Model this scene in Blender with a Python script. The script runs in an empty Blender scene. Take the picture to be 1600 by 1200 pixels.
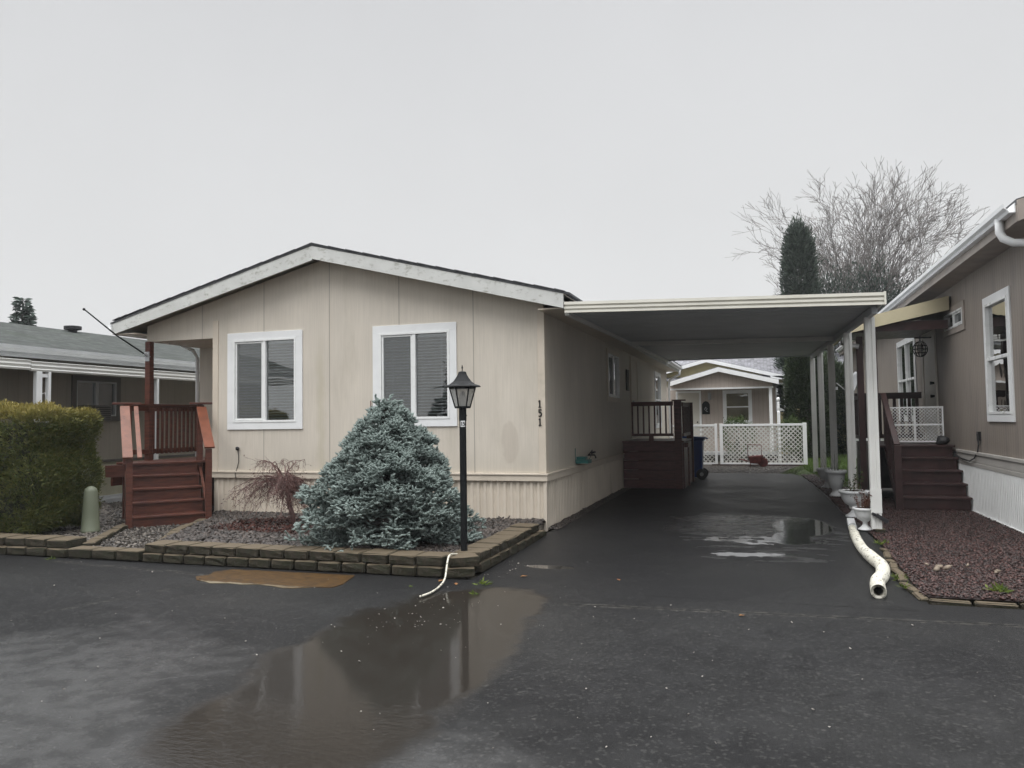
import bpy, bmesh, math, random
import numpy as np
from mathutils import Vector, Matrix
random.seed(7); rng = np.random.default_rng(7)
S = bpy.context.scene
COL = S.collection
R = math.radians

# ------------------------------------------------------------------ camera
cam = bpy.data.cameras.new('camera'); co = bpy.data.objects.new('camera', cam); COL.objects.link(co)
cam.sensor_width = 36; cam.lens = 27.0; cam.clip_end = 2000; cam.clip_start = .05
YAW, PITCH, ROLL = R(17.78), R(2.69), R(-.796)
fwd = Vector((-math.sin(YAW)*math.cos(PITCH), math.cos(YAW)*math.cos(PITCH), math.sin(PITCH)))
rt = Vector((math.cos(YAW), math.sin(YAW), 0)); up = rt.cross(fwd)
r2 = math.cos(ROLL)*rt + math.sin(ROLL)*up; u2 = -math.sin(ROLL)*rt + math.cos(ROLL)*up
co.matrix_world = Matrix(((r2.x, u2.x, -fwd.x, 0), (r2.y, u2.y, -fwd.y, 0), (r2.z, u2.z, -fwd.z, 1.6), (0, 0, 0, 1)))
S.camera = co
# ------------------------------------------------------------------ world: overcast sky
SUN_EL, SUN_AZ = 58, 200      # azimuth: compass-like, sun stands behind and above the camera
W = bpy.data.worlds.new('World'); S.world = W; W.use_nodes = True
nt = W.node_tree; nt.nodes.clear(); N = nt.nodes.new; LK = nt.links.new
out = N('ShaderNodeOutputWorld'); bg = N('ShaderNodeBackground'); LK(bg.outputs[0], out.inputs[0])
sky = N('ShaderNodeTexSky'); sky.sky_type = 'NISHITA'; sky.sun_disc = False
sky.sun_elevation = R(SUN_EL); sky.sun_rotation = R(SUN_AZ); sky.air_density = 1.5; sky.dust_density = 6
hs = N('ShaderNodeHueSaturation'); hs.inputs['Saturation'].default_value = .12; LK(sky.outputs[0], hs.inputs['Color'])
tc = N('ShaderNodeTexCoord'); sx = N('ShaderNodeSeparateXYZ'); LK(tc.outputs['Generated'], sx.inputs[0])
rp = N('ShaderNodeValToRGB'); cr = rp.color_ramp; LK(sx.outputs[2], rp.inputs[0])
cr.elements[0].position = 0; cr.elements[0].color = (.36, .363, .364, 1)
cr.elements[1].position = 1; cr.elements[1].color = (1, 1, 1, 1)
for p, c in ((.10, (.353, .356, .358)), (.28, (.328, .331, .335)), (.50, (.30, .303, .31)), (.66, (.95, .97, 1))):
    e = cr.elements.new(p); e.color = (*c, 1)
nz = N('ShaderNodeTexNoise'); nz.inputs['Scale'].default_value = 1.6; nz.inputs['Detail'].default_value = 4
LK(tc.outputs['Generated'], nz.inputs['Vector'])
mr = N('ShaderNodeMapRange'); LK(nz.outputs[0], mr.inputs[0]); mr.inputs[3].default_value = .88*20; mr.inputs[4].default_value = 1.10*20
ml = N('ShaderNodeVectorMath'); ml.operation = 'SCALE'; LK(rp.outputs[0], ml.inputs[0]); LK(mr.outputs[0], ml.inputs['Scale'])
mx = N('ShaderNodeMix'); mx.data_type = 'RGBA'; mx.inputs[0].default_value = .06
zb = N('ShaderNodeMapRange'); LK(sx.outputs[2], zb.inputs[0]); zb.inputs[1].default_value = .55; zb.inputs[2].default_value = .95; zb.inputs[3].default_value = 1; zb.inputs[4].default_value = 1.7
m2 = N('ShaderNodeVectorMath'); m2.operation = 'SCALE'; LK(ml.outputs[0], m2.inputs[0]); LK(zb.outputs[0], m2.inputs['Scale']); LK(m2.outputs[0], mx.inputs[6]); LK(hs.outputs[0], mx.inputs[7]); LK(mx.outputs[2], bg.inputs[0])
bg.inputs[1].default_value = .10
# ------------------------------------------------------------------ sun (very soft, overcast)
sl = bpy.data.lights.new('sun', 'SUN'); sl.energy = .85; sl.angle = R(35); sl.color = (1, .98, .95)
so = bpy.data.objects.new('sun', sl); COL.objects.link(so)
az = R(SUN_AZ)
sd = Vector((math.sin(az)*math.cos(R(SUN_EL)), math.cos(az)*math.cos(R(SUN_EL)), math.sin(R(SUN_EL))))
so.rotation_euler = sd.to_track_quat('Z', 'Y').to_euler()
S.view_settings.view_transform = 'Standard'; S.view_settings.look = 'None'
S.view_settings.exposure = 0.2; S.view_settings.gamma = 1
S.render.engine = 'CYCLES'

# ------------------------------------------------------------------ materials
def clampc(c): return tuple(min(1, max(0, x)) for x in c) + (1,)
class M:
    """small node-graph writer"""
    def __init__(s, name):
        s.m = bpy.data.materials.new(name); s.m.use_nodes = True; s.t = s.m.node_tree
        s.b = s.t.nodes['Principled BSDF']; s.out = s.t.nodes['Material Output']
        s.tc = s.t.nodes.new('ShaderNodeTexCoord').outputs['Object']
    def n(s, k, **kw):
        x = s.t.nodes.new(k)
        for a, b in kw.items(): setattr(x, a, b)
        return x
    def l(s, a, b): s.t.links.new(a, b)
    def val(s, sock, v):
        if isinstance(v, (int, float)): sock.default_value = v
        elif isinstance(v, tuple): sock.default_value = v
        else: s.l(v, sock)
    def math(s, op, a, b=0., c=None, clamp=False):
        x = s.n('ShaderNodeMath', operation=op, use_clamp=clamp); s.val(x.inputs[0], a); s.val(x.inputs[1], b)
        if c is not None: s.val(x.inputs[2], c)
        return x.outputs[0]
    def noise(s, scale, detail=5, st=None, rough=.55, vec=None, loc=None):
        v = vec or s.tc
        if st or loc:
            mp = s.n('ShaderNodeMapping'); mp.inputs['Scale'].default_value = st or (1, 1, 1)
            if loc: mp.inputs['Location'].default_value = loc
            s.l(v, mp.inputs[0]); v = mp.outputs[0]
        x = s.n('ShaderNodeTexNoise'); s.l(v, x.inputs['Vector']); x.inputs['Scale'].default_value = scale
        x.inputs['Detail'].default_value = detail; x.inputs['Roughness'].default_value = rough
        return x.outputs[0]
    def rng(s, v, a, b, c=0., d=1.):
        x = s.n('ShaderNodeMapRange'); x.interpolation_type = 'SMOOTHSTEP'; s.l(v, x.inputs[0])
        for i, q in enumerate((a, b, c, d)): s.val(x.inputs[i+1], q)
        return x.outputs[0]
    def mix(s, f, a, b, mode='MIX'):
        x = s.n('ShaderNodeMix', data_type='RGBA', blend_type=mode); s.val(x.inputs[0], f)
        for i, q in ((6, a), (7, b)):
            if isinstance(q, tuple) and len(q) == 3: q = (*q, 1)
            s.val(x.inputs[i], q)
        return x.outputs[2]
    def bump(s, h, strength=.3, dist=.01, normal=None):
        x = s.n('ShaderNodeBump'); x.inputs['Distance'].default_value = dist; s.val(x.inputs['Strength'], strength); s.l(h, x.inputs['Height'])
        if normal is not None: s.l(normal, x.inputs['Normal'])
        return x.outputs[0]
    def set(s, **k):
        names = dict(col='Base Color', rough='Roughness', metal='Metallic', nrm='Normal', spec='Specular IOR Level', trans='Transmission Weight', emis='Emission Strength')
        for a, v in k.items(): 
            if isinstance(v, tuple) and len(v) == 3: v = (*v, 1)
            s.val(s.b.inputs[names[a]], v)
        return s.m

def mat(name, c, rough=.6, var=.15, vs=4, st=None, bump=.2, bs=80, bst=None, bd=.003, spec=.4, dirt=None, dlo=.55, dhi=.75, dsc=2., dst=None, metal=0):
    m = M(name)
    a = m.noise(vs, 6, st); f = m.rng(a, .3, .7)
    col = m.mix(f, tuple(x*(1-var) for x in c), tuple(min(1, x*(1+var)) for x in c))
    if dirt:
        d = m.rng(m.noise(dsc, 7, dst, .65, loc=(3.1, 1.7, .4)), dlo, dhi); col = m.mix(d, col, dirt)
    nr = m.bump(m.noise(bs, 4, bst), bump, bd)
    m.set(col=col, rough=m.rng(m.noise(vs*2, 3), .2, .8, rough-.08, rough+.08), nrm=nr, spec=spec, metal=metal)
    return m.m

def siding(name, c, axis, pitch, gw=.03, gdark=.75, dirt=None, weather=None, extra=None):
    m = M(name); sp = m.n('ShaderNodeSeparateXYZ'); m.l(m.tc, sp.inputs[0]); a = sp.outputs[axis]
    fr = m.math('FRACT', m.math('DIVIDE', a, pitch)); g = m.math('LESS_THAN', fr, gw)
    st = (1, 1, .03) 
    grain = m.noise(55, 5, st); big = m.noise(1.2, 5, (1, 1, .5))
    col = m.mix(m.rng(big, .3, .7), tuple(x*.93 for x in c), tuple(x*1.05 for x in c))
    col = m.mix(m.rng(grain, .3, .7, 0, .19), col, tuple(x*.55 for x in c))
    col = m.mix(m.rng(m.noise(7, 5, (1, 1, .07), .6, loc=(2, 6, 3)), .45, .75, 0, .13), col, tuple(x*.68 for x in c))
    if weather: col = m.mix(m.rng(m.noise(3.5, 6, (1, 1, .18), .65), .46, .72, 0, .75), col, weather)
    if dirt:
        low = m.rng(sp.outputs[2], 1.3, .78, 0, .28)
        spots = m.rng(m.noise(2.2, 7, (1, 1, .25), .7, loc=(4, 2, 1)), .5, .8, 0, .45)
        col = m.mix(m.math('MAXIMUM', spots, low), col, dirt)
    if extra: col = extra(m, sp, col)
    col = m.mix(m.math('MULTIPLY', g, 1-gdark), col, tuple(x*.25 for x in c))
    h = m.math('SUBTRACT', m.math('MULTIPLY', grain, .25), g)
    m.set(col=col, rough=.55, spec=.3, nrm=m.bump(h, .45, .004))
    return m.m

BEIGE = (.635, .58, .50)
def streak_extra(m, sp, col):
    # algae streak that runs down one panel seam, and the damp drip mark low on the right panel
    x = sp.outputs[0]; z = sp.outputs[2]
    wob = m.math('MULTIPLY', m.math('SUBTRACT', m.noise(3, 4), .5), .25)
    xx = m.math('ADD', x, wob)
    d = m.math('ABSOLUTE', m.math('SUBTRACT', xx, -6.62+6.47)); f = m.rng(d, .12, .0, 0, .28)
    f = m.math('MULTIPLY', f, m.rng(z, 3.2, 2.3))
    col = m.mix(f, col, (.40, .36, .22))
    dx = m.math('DIVIDE', m.math('SUBTRACT', m.math('ADD', x, m.math('MULTIPLY', wob, .35)), -3.47+6.47), .13)
    dz = m.math('DIVIDE', m.math('SUBTRACT', m.math('ADD', z, wob), 1.27), .31)
    r = m.math('ADD', m.math('MULTIPLY', dx, dx), m.math('MULTIPLY', m.math('MULTIPLY', dz, dz), dz))
    r = m.math('ADD', m.math('MULTIPLY', dx, dx), m.math('POWER', m.math('ABSOLUTE', dz), 3.))
    f = m.rng(m.math('ADD', r, m.math('MULTIPLY', m.noise(9, 4), 1.1)), 1.75, 1.2, 0, .34)
    return m.mix(f, col, (.40, .345, .285))
def shingles(name, c):
    m = M(name)
    mp = m.n('ShaderNodeMapping'); m.l(m.tc, mp.inputs[0]); mp.inputs['Rotation'].default_value = (0, 0, R(90))
    br = m.n('ShaderNodeTexBrick'); m.l(mp.outputs[0], br.inputs[0]); br.inputs['Scale'].default_value = 1.
    br.inputs['Brick Width'].default_value = .22; br.inputs['Row Height'].default_value = .14; br.inputs['Mortar Size'].default_value = .006
    br.inputs['Color1'].default_value = clampc(x*.55 for x in c); br.inputs['Color2'].default_value = clampc(x*1.5 for x in c)
    br.inputs['Mortar'].default_value = clampc(x*.25 for x in c); br.inputs['Bias'].default_value = 0
    col = m.mix(m.rng(m.noise(9, 5), .35, .65, 0, .6), br.outputs[0], tuple(c))
    col = m.mix(m.rng(m.noise(.9, 6), .5, .75, 0, .4), col, (c[0]*.7, c[1]*.85, c[2]*.55))
    col = m.mix(m.rng(m.noise(5, 6, rough=.7), .3, .7, 0, .7), col, tuple(x*.5 for x in c)); m.set(col=col, rough=.85, spec=.12, nrm=m.bump(m.noise(120, 3), .5, .004))
    return m.m
def leafmat(name, a, b, rough=.6, trans=.0, mid=None):
    m = M(name); at = m.n('ShaderNodeAttribute'); at.attribute_name = 'rnd'
    col = m.mix(at.outputs['Fac'], a, b)
    m.set(col=col, rough=rough, spec=.25)
    if trans:
        t = m.n('ShaderNodeBsdfTranslucent'); m.l(col, t.inputs[0]); x = m.n('ShaderNodeMixShader'); x.inputs[0].default_value = trans
        m.l(m.b.outputs[0], x.inputs[1]); m.l(t.outputs[0], x.inputs[2]); m.l(x.outputs[0], m.out.inputs[0])
    return m.m
def glassmat(name, tint=(1, 1, 1), refl=1.6, rough=.004, wave=.0):
    m = M(name); tr = m.n('ShaderNodeBsdfTransparent'); tr.inputs[0].default_value = (*tint, 1)
    gl = m.n('ShaderNodeBsdfGlossy'); gl.inputs['Roughness'].default_value = rough
    fr = m.n('ShaderNodeFresnel'); fr.inputs[0].default_value = 1.5
    nb = m.bump(m.noise(1.3, 2), .35, .012); m.l(nb, gl.inputs['Normal'])
    f = m.math('MULTIPLY', fr.outputs[0], refl, clamp=True); x = m.n('ShaderNodeMixShader')
    m.l(f, x.inputs[0]); m.l(tr.outputs[0], x.inputs[1]); m.l(gl.outputs[0], x.inputs[2]); m.l(x.outputs[0], m.out.inputs[0])
    return m.m
def screenmat():
    m = M('insect_screen'); tr = m.n('ShaderNodeBsdfTransparent'); d = m.n('ShaderNodeBsdfDiffuse'); d.inputs[0].default_value = (.20, .21, .21, 1)
    x = m.n('ShaderNodeMixShader'); x.inputs[0].default_value = .5
    m.l(tr.outputs[0], x.inputs[1]); m.l(d.outputs[0], x.inputs[2]); m.l(x.outputs[0], m.out.inputs[0]); return m.m

def frosted():
    m = M('rippled_lamp_glass'); tr = m.n('ShaderNodeBsdfTransparent'); tr.inputs[0].default_value = (.9, .9, .88, 1)
    m.set(col=(.5, .5, .49), rough=.2, spec=.7, nrm=m.bump(m.noise(60, 3, (1, 1, .4)), .8, .01))
    x = m.n('ShaderNodeMixShader'); x.inputs[0].default_value = .5; m.l(tr.outputs[0], x.inputs[1]); m.l(m.b.outputs[0], x.inputs[2]); m.l(x.outputs[0], m.out.inputs[0]); return m.m
MT = dict(
    siding_front=siding('beige_siding', BEIGE, 0, 1.22, .012, .45, dirt=(.42, .38, .30), extra=streak_extra),
    siding_side=siding('beige_siding_side', BEIGE, 1, .203, .04, .8, dirt=(.42, .38, .30)),
    beige=mat('beige_trim', (.60, .53, .44), .5, .06, 3, bump=.1, dirt=(.36, .33, .25), dlo=.6, dhi=.85),
    skirt=mat('beige_vinyl_skirting', (.62, .55, .46), .4, .05, 3, bump=.03, dirt=(.33, .29, .20), dlo=.52, dhi=.85, dst=(1, 1, .3)),
    white=mat('white_trim', (.78, .79, .79), .45, .04, 3, bump=.06, dirt=(.5, .5, .46), dlo=.62, dhi=.9),
    vinyl=mat('white_vinyl', (.80, .81, .80), .3, .03, 3, bump=.02),
    fascia=mat('weathered_white_fascia', (.60, .605, .58), .5, .06, 3, bump=.15, dirt=(.36, .36, .32), dlo=.52, dhi=.72, dsc=9, dst=(1, 1, 1.6)),
    metalwhite=mat('white_painted_metal', (.70, .70, .67), .38, .05, 2, bump=.02, dirt=(.42, .40, .32), dlo=.6, dhi=.85, dst=(1, 1, .25)),
    cream=mat('cream_carport_edge', (.74, .72, .64), .4, .05, 2, bump=.02, dirt=(.45, .42, .32), dlo=.58, dhi=.85, dst=(.4, 1, 2)),
    pan=mat('carport_pan_metal', (.42, .44, .46), .45, .08, 2, bump=.03),
    redwood=mat('red_stained_wood', (.088, .029, .018), .42, .3, 5, st=(1, 1, 6), bump=.25, bs=40, bst=(1, 1, 8), dirt=(.06, .022, .02), dlo=.5, dhi=.8),
    oldwhite=mat('weathered_white_lattice', (.56, .56, .53), .5, .1, 3, bump=.02, dirt=(.30, .31, .24), dlo=.52, dhi=.8),
    deckred=mat('dark_red_stained_wood', (.085, .029, .025), .45, .3, 5, st=(1, 1, 6), bump=.25, bs=40),
    redfaded=mat('faded_salmon_wood', (.185, .082, .056), .5, .2, 8, bump=.25, dirt=(.10, .045, .04), dlo=.60, dhi=.66, dsc=14),
    redorange=mat('orange_stained_wood', (.165, .055, .030), .4, .2, 6, bump=.2),
    darkwood=mat('dark_brown_stained_wood', (.044, .021, .020), .45, .25, 5, bump=.2, dirt=(.02, .012, .012)),
    shingle_dark=mat('dark_shingle_edge', (.06, .062, .066), .8, .3, 20, bump=.6, bs=50, bd=.01),
    shingle_grey=shingles('grey_green_shingles', (.075, .082, .077)),
    shingle_back=shingles('grey_shingles', (.26, .26, .28)),
    black=mat('black_metal', (.008, .009, .010), .5, .2, 6, bump=.05, spec=.2),
    blackpl=mat('black_plastic', (.015, .015, .017), .5, .2, 6, bump=.1),
    dark=mat('dark_interior', (.05, .05, .052), .9, .1, 3, bump=0),
    blind=mat('white_blind_slats', (.84, .85, .86), .5, .04, 3, bump=0),
    glass=glassmat('window_glass', (.93, .95, .95), 3.0),
    lampglass=frosted(),
    screen=screenmat(),
    bark=mat('grey_bark', (.10, .09, .08), .8, .3, 12, bump=.5, bs=40, bst=(1, 1, .3)),
    twig=mat('bare_twig_bark', (.17, .155, .145), .8, .3, 2, bump=.1),
    maplebark=mat('reddish_maple_bark', (.125, .068, .06), .6, .3, 8, bump=.3),
    block=mat('mossy_concrete_block', (.080, .066, .045), .7, .3, 14, bump=1., bs=70, bd=.012, dirt=(.026, .028, .013), dlo=.40, dhi=.66, dsc=6),
    brownwall=siding('taupe_siding', (.30, .258, .222), 1, .102, .07, .35, weather=(.20, .175, .16)),
    brownbelt=mat('pale_belt', (.46, .44, .41), .5, .08, 3, bump=.05),
    whiteskirt=mat('white_skirting', (.80, .81, .80), .35, .03, 3, bump=.02, dirt=(.5, .5, .46), dlo=.65, dhi=.95),
    taupe=mat('taupe_trim', (.33, .285, .25), .55, .12, 4, bump=.1),
    yellow=mat('pale_yellow_fascia', (.50, .445, .30), .5, .07, 3, bump=.05, dirt=(.38, .33, .2), dlo=.62, dhi=.9),
    olive=siding('olive_taupe_siding', (.27, .245, .205), 1, .2, .03, .6, weather=(.22, .2, .17)),
    olivedark=mat('dark_taupe_trim', (.085, .078, .07), .6, .1, 4, bump=.05),
    olivelow=mat('light_taupe_skirt', (.31, .30, .22), .6, .08, 4, bump=.05),
    pink=siding('pale_mauve_siding', (.44, .38, .335), 0, .15, .05, .6),
    pale=mat('pale_door', (.56, .53, .47), .5, .04, 3, bump=.02),
    ywall=mat('pale_yellow_wall', (.42, .37, .20), .6, .06, 3, bump=.05),
    bluebin=mat('dark_blue_plastic', (.012, .045, .20), .4, .15, 4, bump=.05),
    rust=mat('rusty_red_metal', (.10, .025, .022), .5, .3, 10, bump=.1),
    urn=mat('white_resin_urn', (.74, .75, .75), .5, .06, 6, bump=.15, dirt=(.42, .42, .36), dlo=.6, dhi=.85),
    soil=mat('potting_soil', (.03, .022, .016), .9, .4, 20, bump=.8, bs=60, bd=.01),
    sage=mat('sage_green_plastic', (.13, .145, .10), .45, .08, 3, bump=.05),
    grey=mat('grey_metal', (.38, .39, .40), .35, .08, 3, bump=.03),
    teal=mat('teal_plastic', (.03, .13, .12), .4, .1, 3, bump=.03),
    pipe=mat('white_corrugated_plastic', (.62, .60, .51), .5, .08, 6, bump=.1, dirt=(.09, .08, .055), dlo=.53, dhi=.60, dsc=30),
    leafred=leafmat('fallen_red_leaves', (.035, .013, .012), (.095, .036, .026)),
    oldleaf=leafmat('fallen_leaf', (.16, .05, .03), (.30, .17, .06)),
    weed=leafmat('weed_leaf', (.06, .10, .02), (.16, .20, .04), trans=.3),
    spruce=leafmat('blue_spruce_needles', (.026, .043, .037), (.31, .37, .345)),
    hedge=leafmat('arborvitae_foliage', (.038, .068, .020), (.27, .22, .06), trans=.15),
    cedar=leafmat('dark_cedar_foliage', (.012, .022, .012), (.060, .085, .04)),
    cedar2=leafmat('columnar_conifer_foliage', (.022, .032, .026), (.075, .10, .075)),
    farfir=leafmat('far_fir_foliage', (.035, .05, .04), (.09, .12, .10)),
    boxwood=leafmat('boxwood_leaves', (.03, .05, .018), (.09, .13, .04)),
    grassm=leafmat('lawn_grass', (.05, .10, .018), (.13, .20, .04), trans=.2),
    deadstem=leafmat('dead_stems', (.05, .025, .02), (.20, .11, .07)),
    stone=None,
)
def stonemat(name, a, b):
    m = M(name); at = m.n('ShaderNodeAttribute'); at.attribute_name = 'rnd'
    m.set(col=m.mix(at.outputs['Fac'], a, b), rough=.45, spec=.5, nrm=m.bump(m.noise(70, 3), .4, .004)); return m.m
def ribpipe():
    m = M('grimy_ribbed_pipe'); at = m.n('ShaderNodeAttribute'); at.attribute_name = 'rnd'; g = m.rng(at.outputs['Fac'], .15, .55)
    c = m.mix(m.rng(m.noise(5, 4), .35, .7), (.64, .62, .54), (.52, .50, .42)); c = m.mix(m.math('MULTIPLY', g, m.rng(m.noise(9, 4, loc=(3, 0, 0)), .35, .55, .35, 1)), c, (.05, .045, .035)); c = m.mix(m.rng(m.noise(30, 5, rough=.7), .55, .61, 0, .8), c, (.08, .07, .05))
    m.set(col=c, rough=.45); return m.m
MT['ribpipe'] = ribpipe()
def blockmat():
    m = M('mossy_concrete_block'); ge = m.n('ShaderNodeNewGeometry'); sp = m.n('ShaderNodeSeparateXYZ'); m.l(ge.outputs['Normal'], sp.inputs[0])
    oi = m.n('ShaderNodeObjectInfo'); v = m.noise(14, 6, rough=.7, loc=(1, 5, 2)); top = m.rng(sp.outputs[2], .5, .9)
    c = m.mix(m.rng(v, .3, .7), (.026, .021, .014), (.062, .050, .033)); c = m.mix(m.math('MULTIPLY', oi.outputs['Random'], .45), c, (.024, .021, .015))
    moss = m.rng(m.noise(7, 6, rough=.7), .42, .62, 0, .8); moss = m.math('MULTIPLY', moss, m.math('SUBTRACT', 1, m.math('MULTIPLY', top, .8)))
    c = m.mix(moss, c, (.018, .020, .008)); c = m.mix(m.math('MULTIPLY', top, .55), c, (.165, .128, .083))  # moss kept mostly to the faces; tops coloured paler to imitate light from above
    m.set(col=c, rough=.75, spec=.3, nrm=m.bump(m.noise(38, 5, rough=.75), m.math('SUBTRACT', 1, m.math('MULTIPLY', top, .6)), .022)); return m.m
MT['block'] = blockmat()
MT['stone'] = stonemat('wet_gravel', (.028, .024, .021), (.17, .148, .125))
MT['grit'] = stonemat('pale_grit', (.10, .09, .08), (.50, .47, .42))
MT['lavabrown'] = stonemat('wet_lava_rock', (.018, .014, .012), (.088, .070, .060))
MT['lavared'] = stonemat('red_lava_rock', (.015, .007, .006), (.078, .031, .025))

def asphalt():
    m = M('wet_asphalt'); sp = m.n('ShaderNodeSeparateXYZ'); m.l(m.tc, sp.inputs[0]); x, y = sp.outputs[0], sp.outputs[1]
    n1 = m.noise(1.1, 5); n2 = m.noise(6, 5, loc=(5, 3, 0)); n0 = m.noise(.35, 3, loc=(2, 8, 0)); agg = m.noise(170, 3, rough=.7)
    wob = m.math('MULTIPLY', m.math('SUBTRACT', n1, .5), 1.3); wob2 = m.math('MULTIPLY', m.math('SUBTRACT', n2, .5), .35)
    def ell(cx, cy, a, b, rot=0):
        c, s_ = math.cos(R(rot)), math.sin(R(rot))
        dx = m.math('SUBTRACT', x, cx); dy = m.math('SUBTRACT', y, cy)
        u = m.math('DIVIDE', m.math('ADD', m.math('MULTIPLY', dx, c), m.math('MULTIPLY', dy, s_)), a)
        v = m.math('DIVIDE', m.math('SUBTRACT', m.math('MULTIPLY', dy, c), m.math('MULTIPLY', dx, s_)), b)
        r = m.math('ADD', m.math('MULTIPLY', u, u), m.math('MULTIPLY', v, v))
        return m.math('SUBTRACT', 1, r)
    big = m.math('MAXIMUM', ell(-2.45, 4.9, .85, 1.75, 6), m.math('MAXIMUM', ell(-2.35, 6.3, .55, .75, -10), ell(-2.4, 3.7, .75, .85, 0)))
    f = m.math('ADD', big, m.math('ADD', m.math('MULTIPLY', wob, 1.1), m.math('MULTIPLY', wob2, 1.5))); pud = m.rng(f, -.25, .3)
    dr = m.math('MAXIMUM', m.math('MAXIMUM', ell(.55, 11.7, .42, 1.0, 0), ell(.35, 10.6, .25, .6, 0)), m.math('MAXIMUM', m.math('MAXIMUM', m.math('SUBTRACT', ell(-.15, 9.3, .62, .16, 5), m.math('MULTIPLY', m.rng(n2, .45, .6), .5)), m.math('SUBTRACT', ell(.0, 10.35, .95, .42, 0), m.math('MULTIPLY', m.rng(n2, .40, .56), 1.1))), ell(-2.2, 8.1, .3, .1, 0)))
    film = m.math('MAXIMUM', ell(-.35, 11.6, 1.3, 1.9, 0), m.math('MAXIMUM', ell(-4.4, 3.2, 1.9, 2.4, 20), ell(-2.2, 2.6, 2.2, 1.6, 0)))
    stk = m.noise(1.6, 5, (1, 3.2, 1), loc=(1, 4, 0)); shine = m.math('MULTIPLY', m.rng(m.math('MAXIMUM', ell(.0, 10.9, 1.25, 2.3, 0), ell(.1, 9.1, .9, .25, 5)), -.1, .5), m.rng(stk, .44, .60))
    pud2 = m.rng(m.math('ADD', dr, m.math('MULTIPLY', wob2, 1.2)), -.05, .3)
    filmm = m.rng(m.math('ADD', film, m.math('ADD', m.math('MULTIPLY', wob, 1.4), wob2)), -.1, 1.0)
    wet = m.math('MAXIMUM', pud, pud2)
    base = m.mix(m.rng(n0, .35, .65), (.007, .007, .008), (.016, .016, .016))
    ag2 = m.noise(75, 2, rough=.6, loc=(7, 1, 2))
    def vor(sc, loc):
        mp = m.n('ShaderNodeMapping'); m.l(m.tc, mp.inputs[0]); mp.inputs['Location'].default_value = loc; v = m.n('ShaderNodeTexVoronoi'); m.l(mp.outputs[0], v.inputs['Vector']); v.inputs['Scale'].default_value = sc
        q = m.n('ShaderNodeSeparateColor'); m.l(v.outputs['Color'], q.inputs[0]); return q.outputs[0], v.outputs['Distance']
    va, vd = vor(62, (1, 2, 0)); vb, vbd = vor(26, (4, 1, 0))
    nearw = m.rng(y, 8.5, 5, .35, 1)
    base = m.mix(m.math('MULTIPLY', m.rng(va, .86, .92, 0, .6), nearw), base, (.050, .049, .047)); base = m.mix(m.rng(va, .25, .2, 0, .5), base, (.006, .006, .006))
    base = m.mix(m.math('MULTIPLY', m.rng(vb, .965, .975, 0, .7), m.rng(vbd, .38, .25)), base, (.07, .068, .062))
    base = m.mix(m.rng(agg, .55, .75, 0, .7), base, (.075, .074, .072)); base = m.mix(m.rng(ag2, .6, .76, 0, .5), base, (.06, .059, .056)); base = m.mix(m.rng(ag2, .45, .3, 0, .6), base, (.008, .008, .009))
    base = m.mix(m.rng(n2, .5, .8, 0, .5), base, (.016, .016, .018))
    dw = m.rng(y, 6.6, 7.0, 0, .45); base = m.mix(dw, base, (.012, .012, .013))
    base = m.mix(m.math('MULTIPLY', pud, .92), base, (.0085, .0050, .0018))
    base = m.mix(pud2, base, (.012, .012, .012))
    # cracks and the seam between street and driveway
    def crack(cx, slope, w, x0, x1, amp=.10):
        d = m.math('SUBTRACT', y, m.math('ADD', m.math('MULTIPLY', x, slope), cx)); d = m.math('ADD', d, m.math('MULTIPLY', m.math('SUBTRACT', m.noise(2.2, 6, rough=.7), .5), amp))
        k = m.rng(m.math('ABSOLUTE', d), w, w*.35); k = m.math('MULTIPLY', k, m.math('MULTIPLY', m.math('GREATER_THAN', x, x0), m.math('LESS_THAN', x, x1)))
        return m.math('MULTIPLY', k, m.rng(m.noise(4, 3, loc=(9, 1, 0)), .35, .5))
    k = m.math('MAXIMUM', crack(6.64, .055, .026, -2.6, 9), m.math('MAXIMUM', crack(7.05, .0, .02, -1.2, 1.2), crack(22.2, 2.9, .05, -5.9, -5.0, .25)))
    k = m.math('MAXIMUM', k, crack(6.3, -.10, .022, -8, -4.6, .2)); k = m.math('MULTIPLY', k, m.math('SUBTRACT', 1, pud))
    kw = m.math('MAXIMUM', crack(6.64, .055, .055, -2.6, 9), m.math('MAXIMUM', crack(22.2, 2.9, .09, -5.9, -5.0, .25), crack(6.3, -.10, .05, -8, -4.6, .2)))
    base = m.mix(m.math('MULTIPLY', m.math('MULTIPLY', kw, m.rng(m.noise(16, 3), .4, .65)), m.math('SUBTRACT', 1, pud)), base, (.10, .094, .083))
    base = m.mix(k, base, (.004, .004, .004))
    inv = lambda v: m.math('SUBTRACT', 1, v)
    h = m.math('ADD', agg, m.math('ADD', m.math('MULTIPLY', va, .55), m.math('MULTIPLY', vb, .25)))
    nb = m.bump(h, m.math('MULTIPLY', inv(m.math('MULTIPLY', wet, .97)), .95), .006); nbk = m.bump(k, -.5, .01, nb)
    # water film: a clear coat that mirrors what stands behind it, thick in the puddles, patchy elsewhere
    patch = m.rng(m.math('ADD', m.math('MULTIPLY', n1, .6), m.math('MULTIPLY', n2, .4)), .38, .62, .07, .28)
    cw = m.math('MULTIPLY', m.math('MAXIMUM', m.math('MAXIMUM', m.math('MAXIMUM', patch, pud), m.math('MULTIPLY', filmm, m.rng(n2, .3, .65, .55, 1))), m.math('MAXIMUM', m.math('MULTIPLY', shine, 1.), m.math('MULTIPLY', pud2, .9))), m.math('SUBTRACT', 1, m.math('MULTIPLY', pud, .58)))
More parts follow.
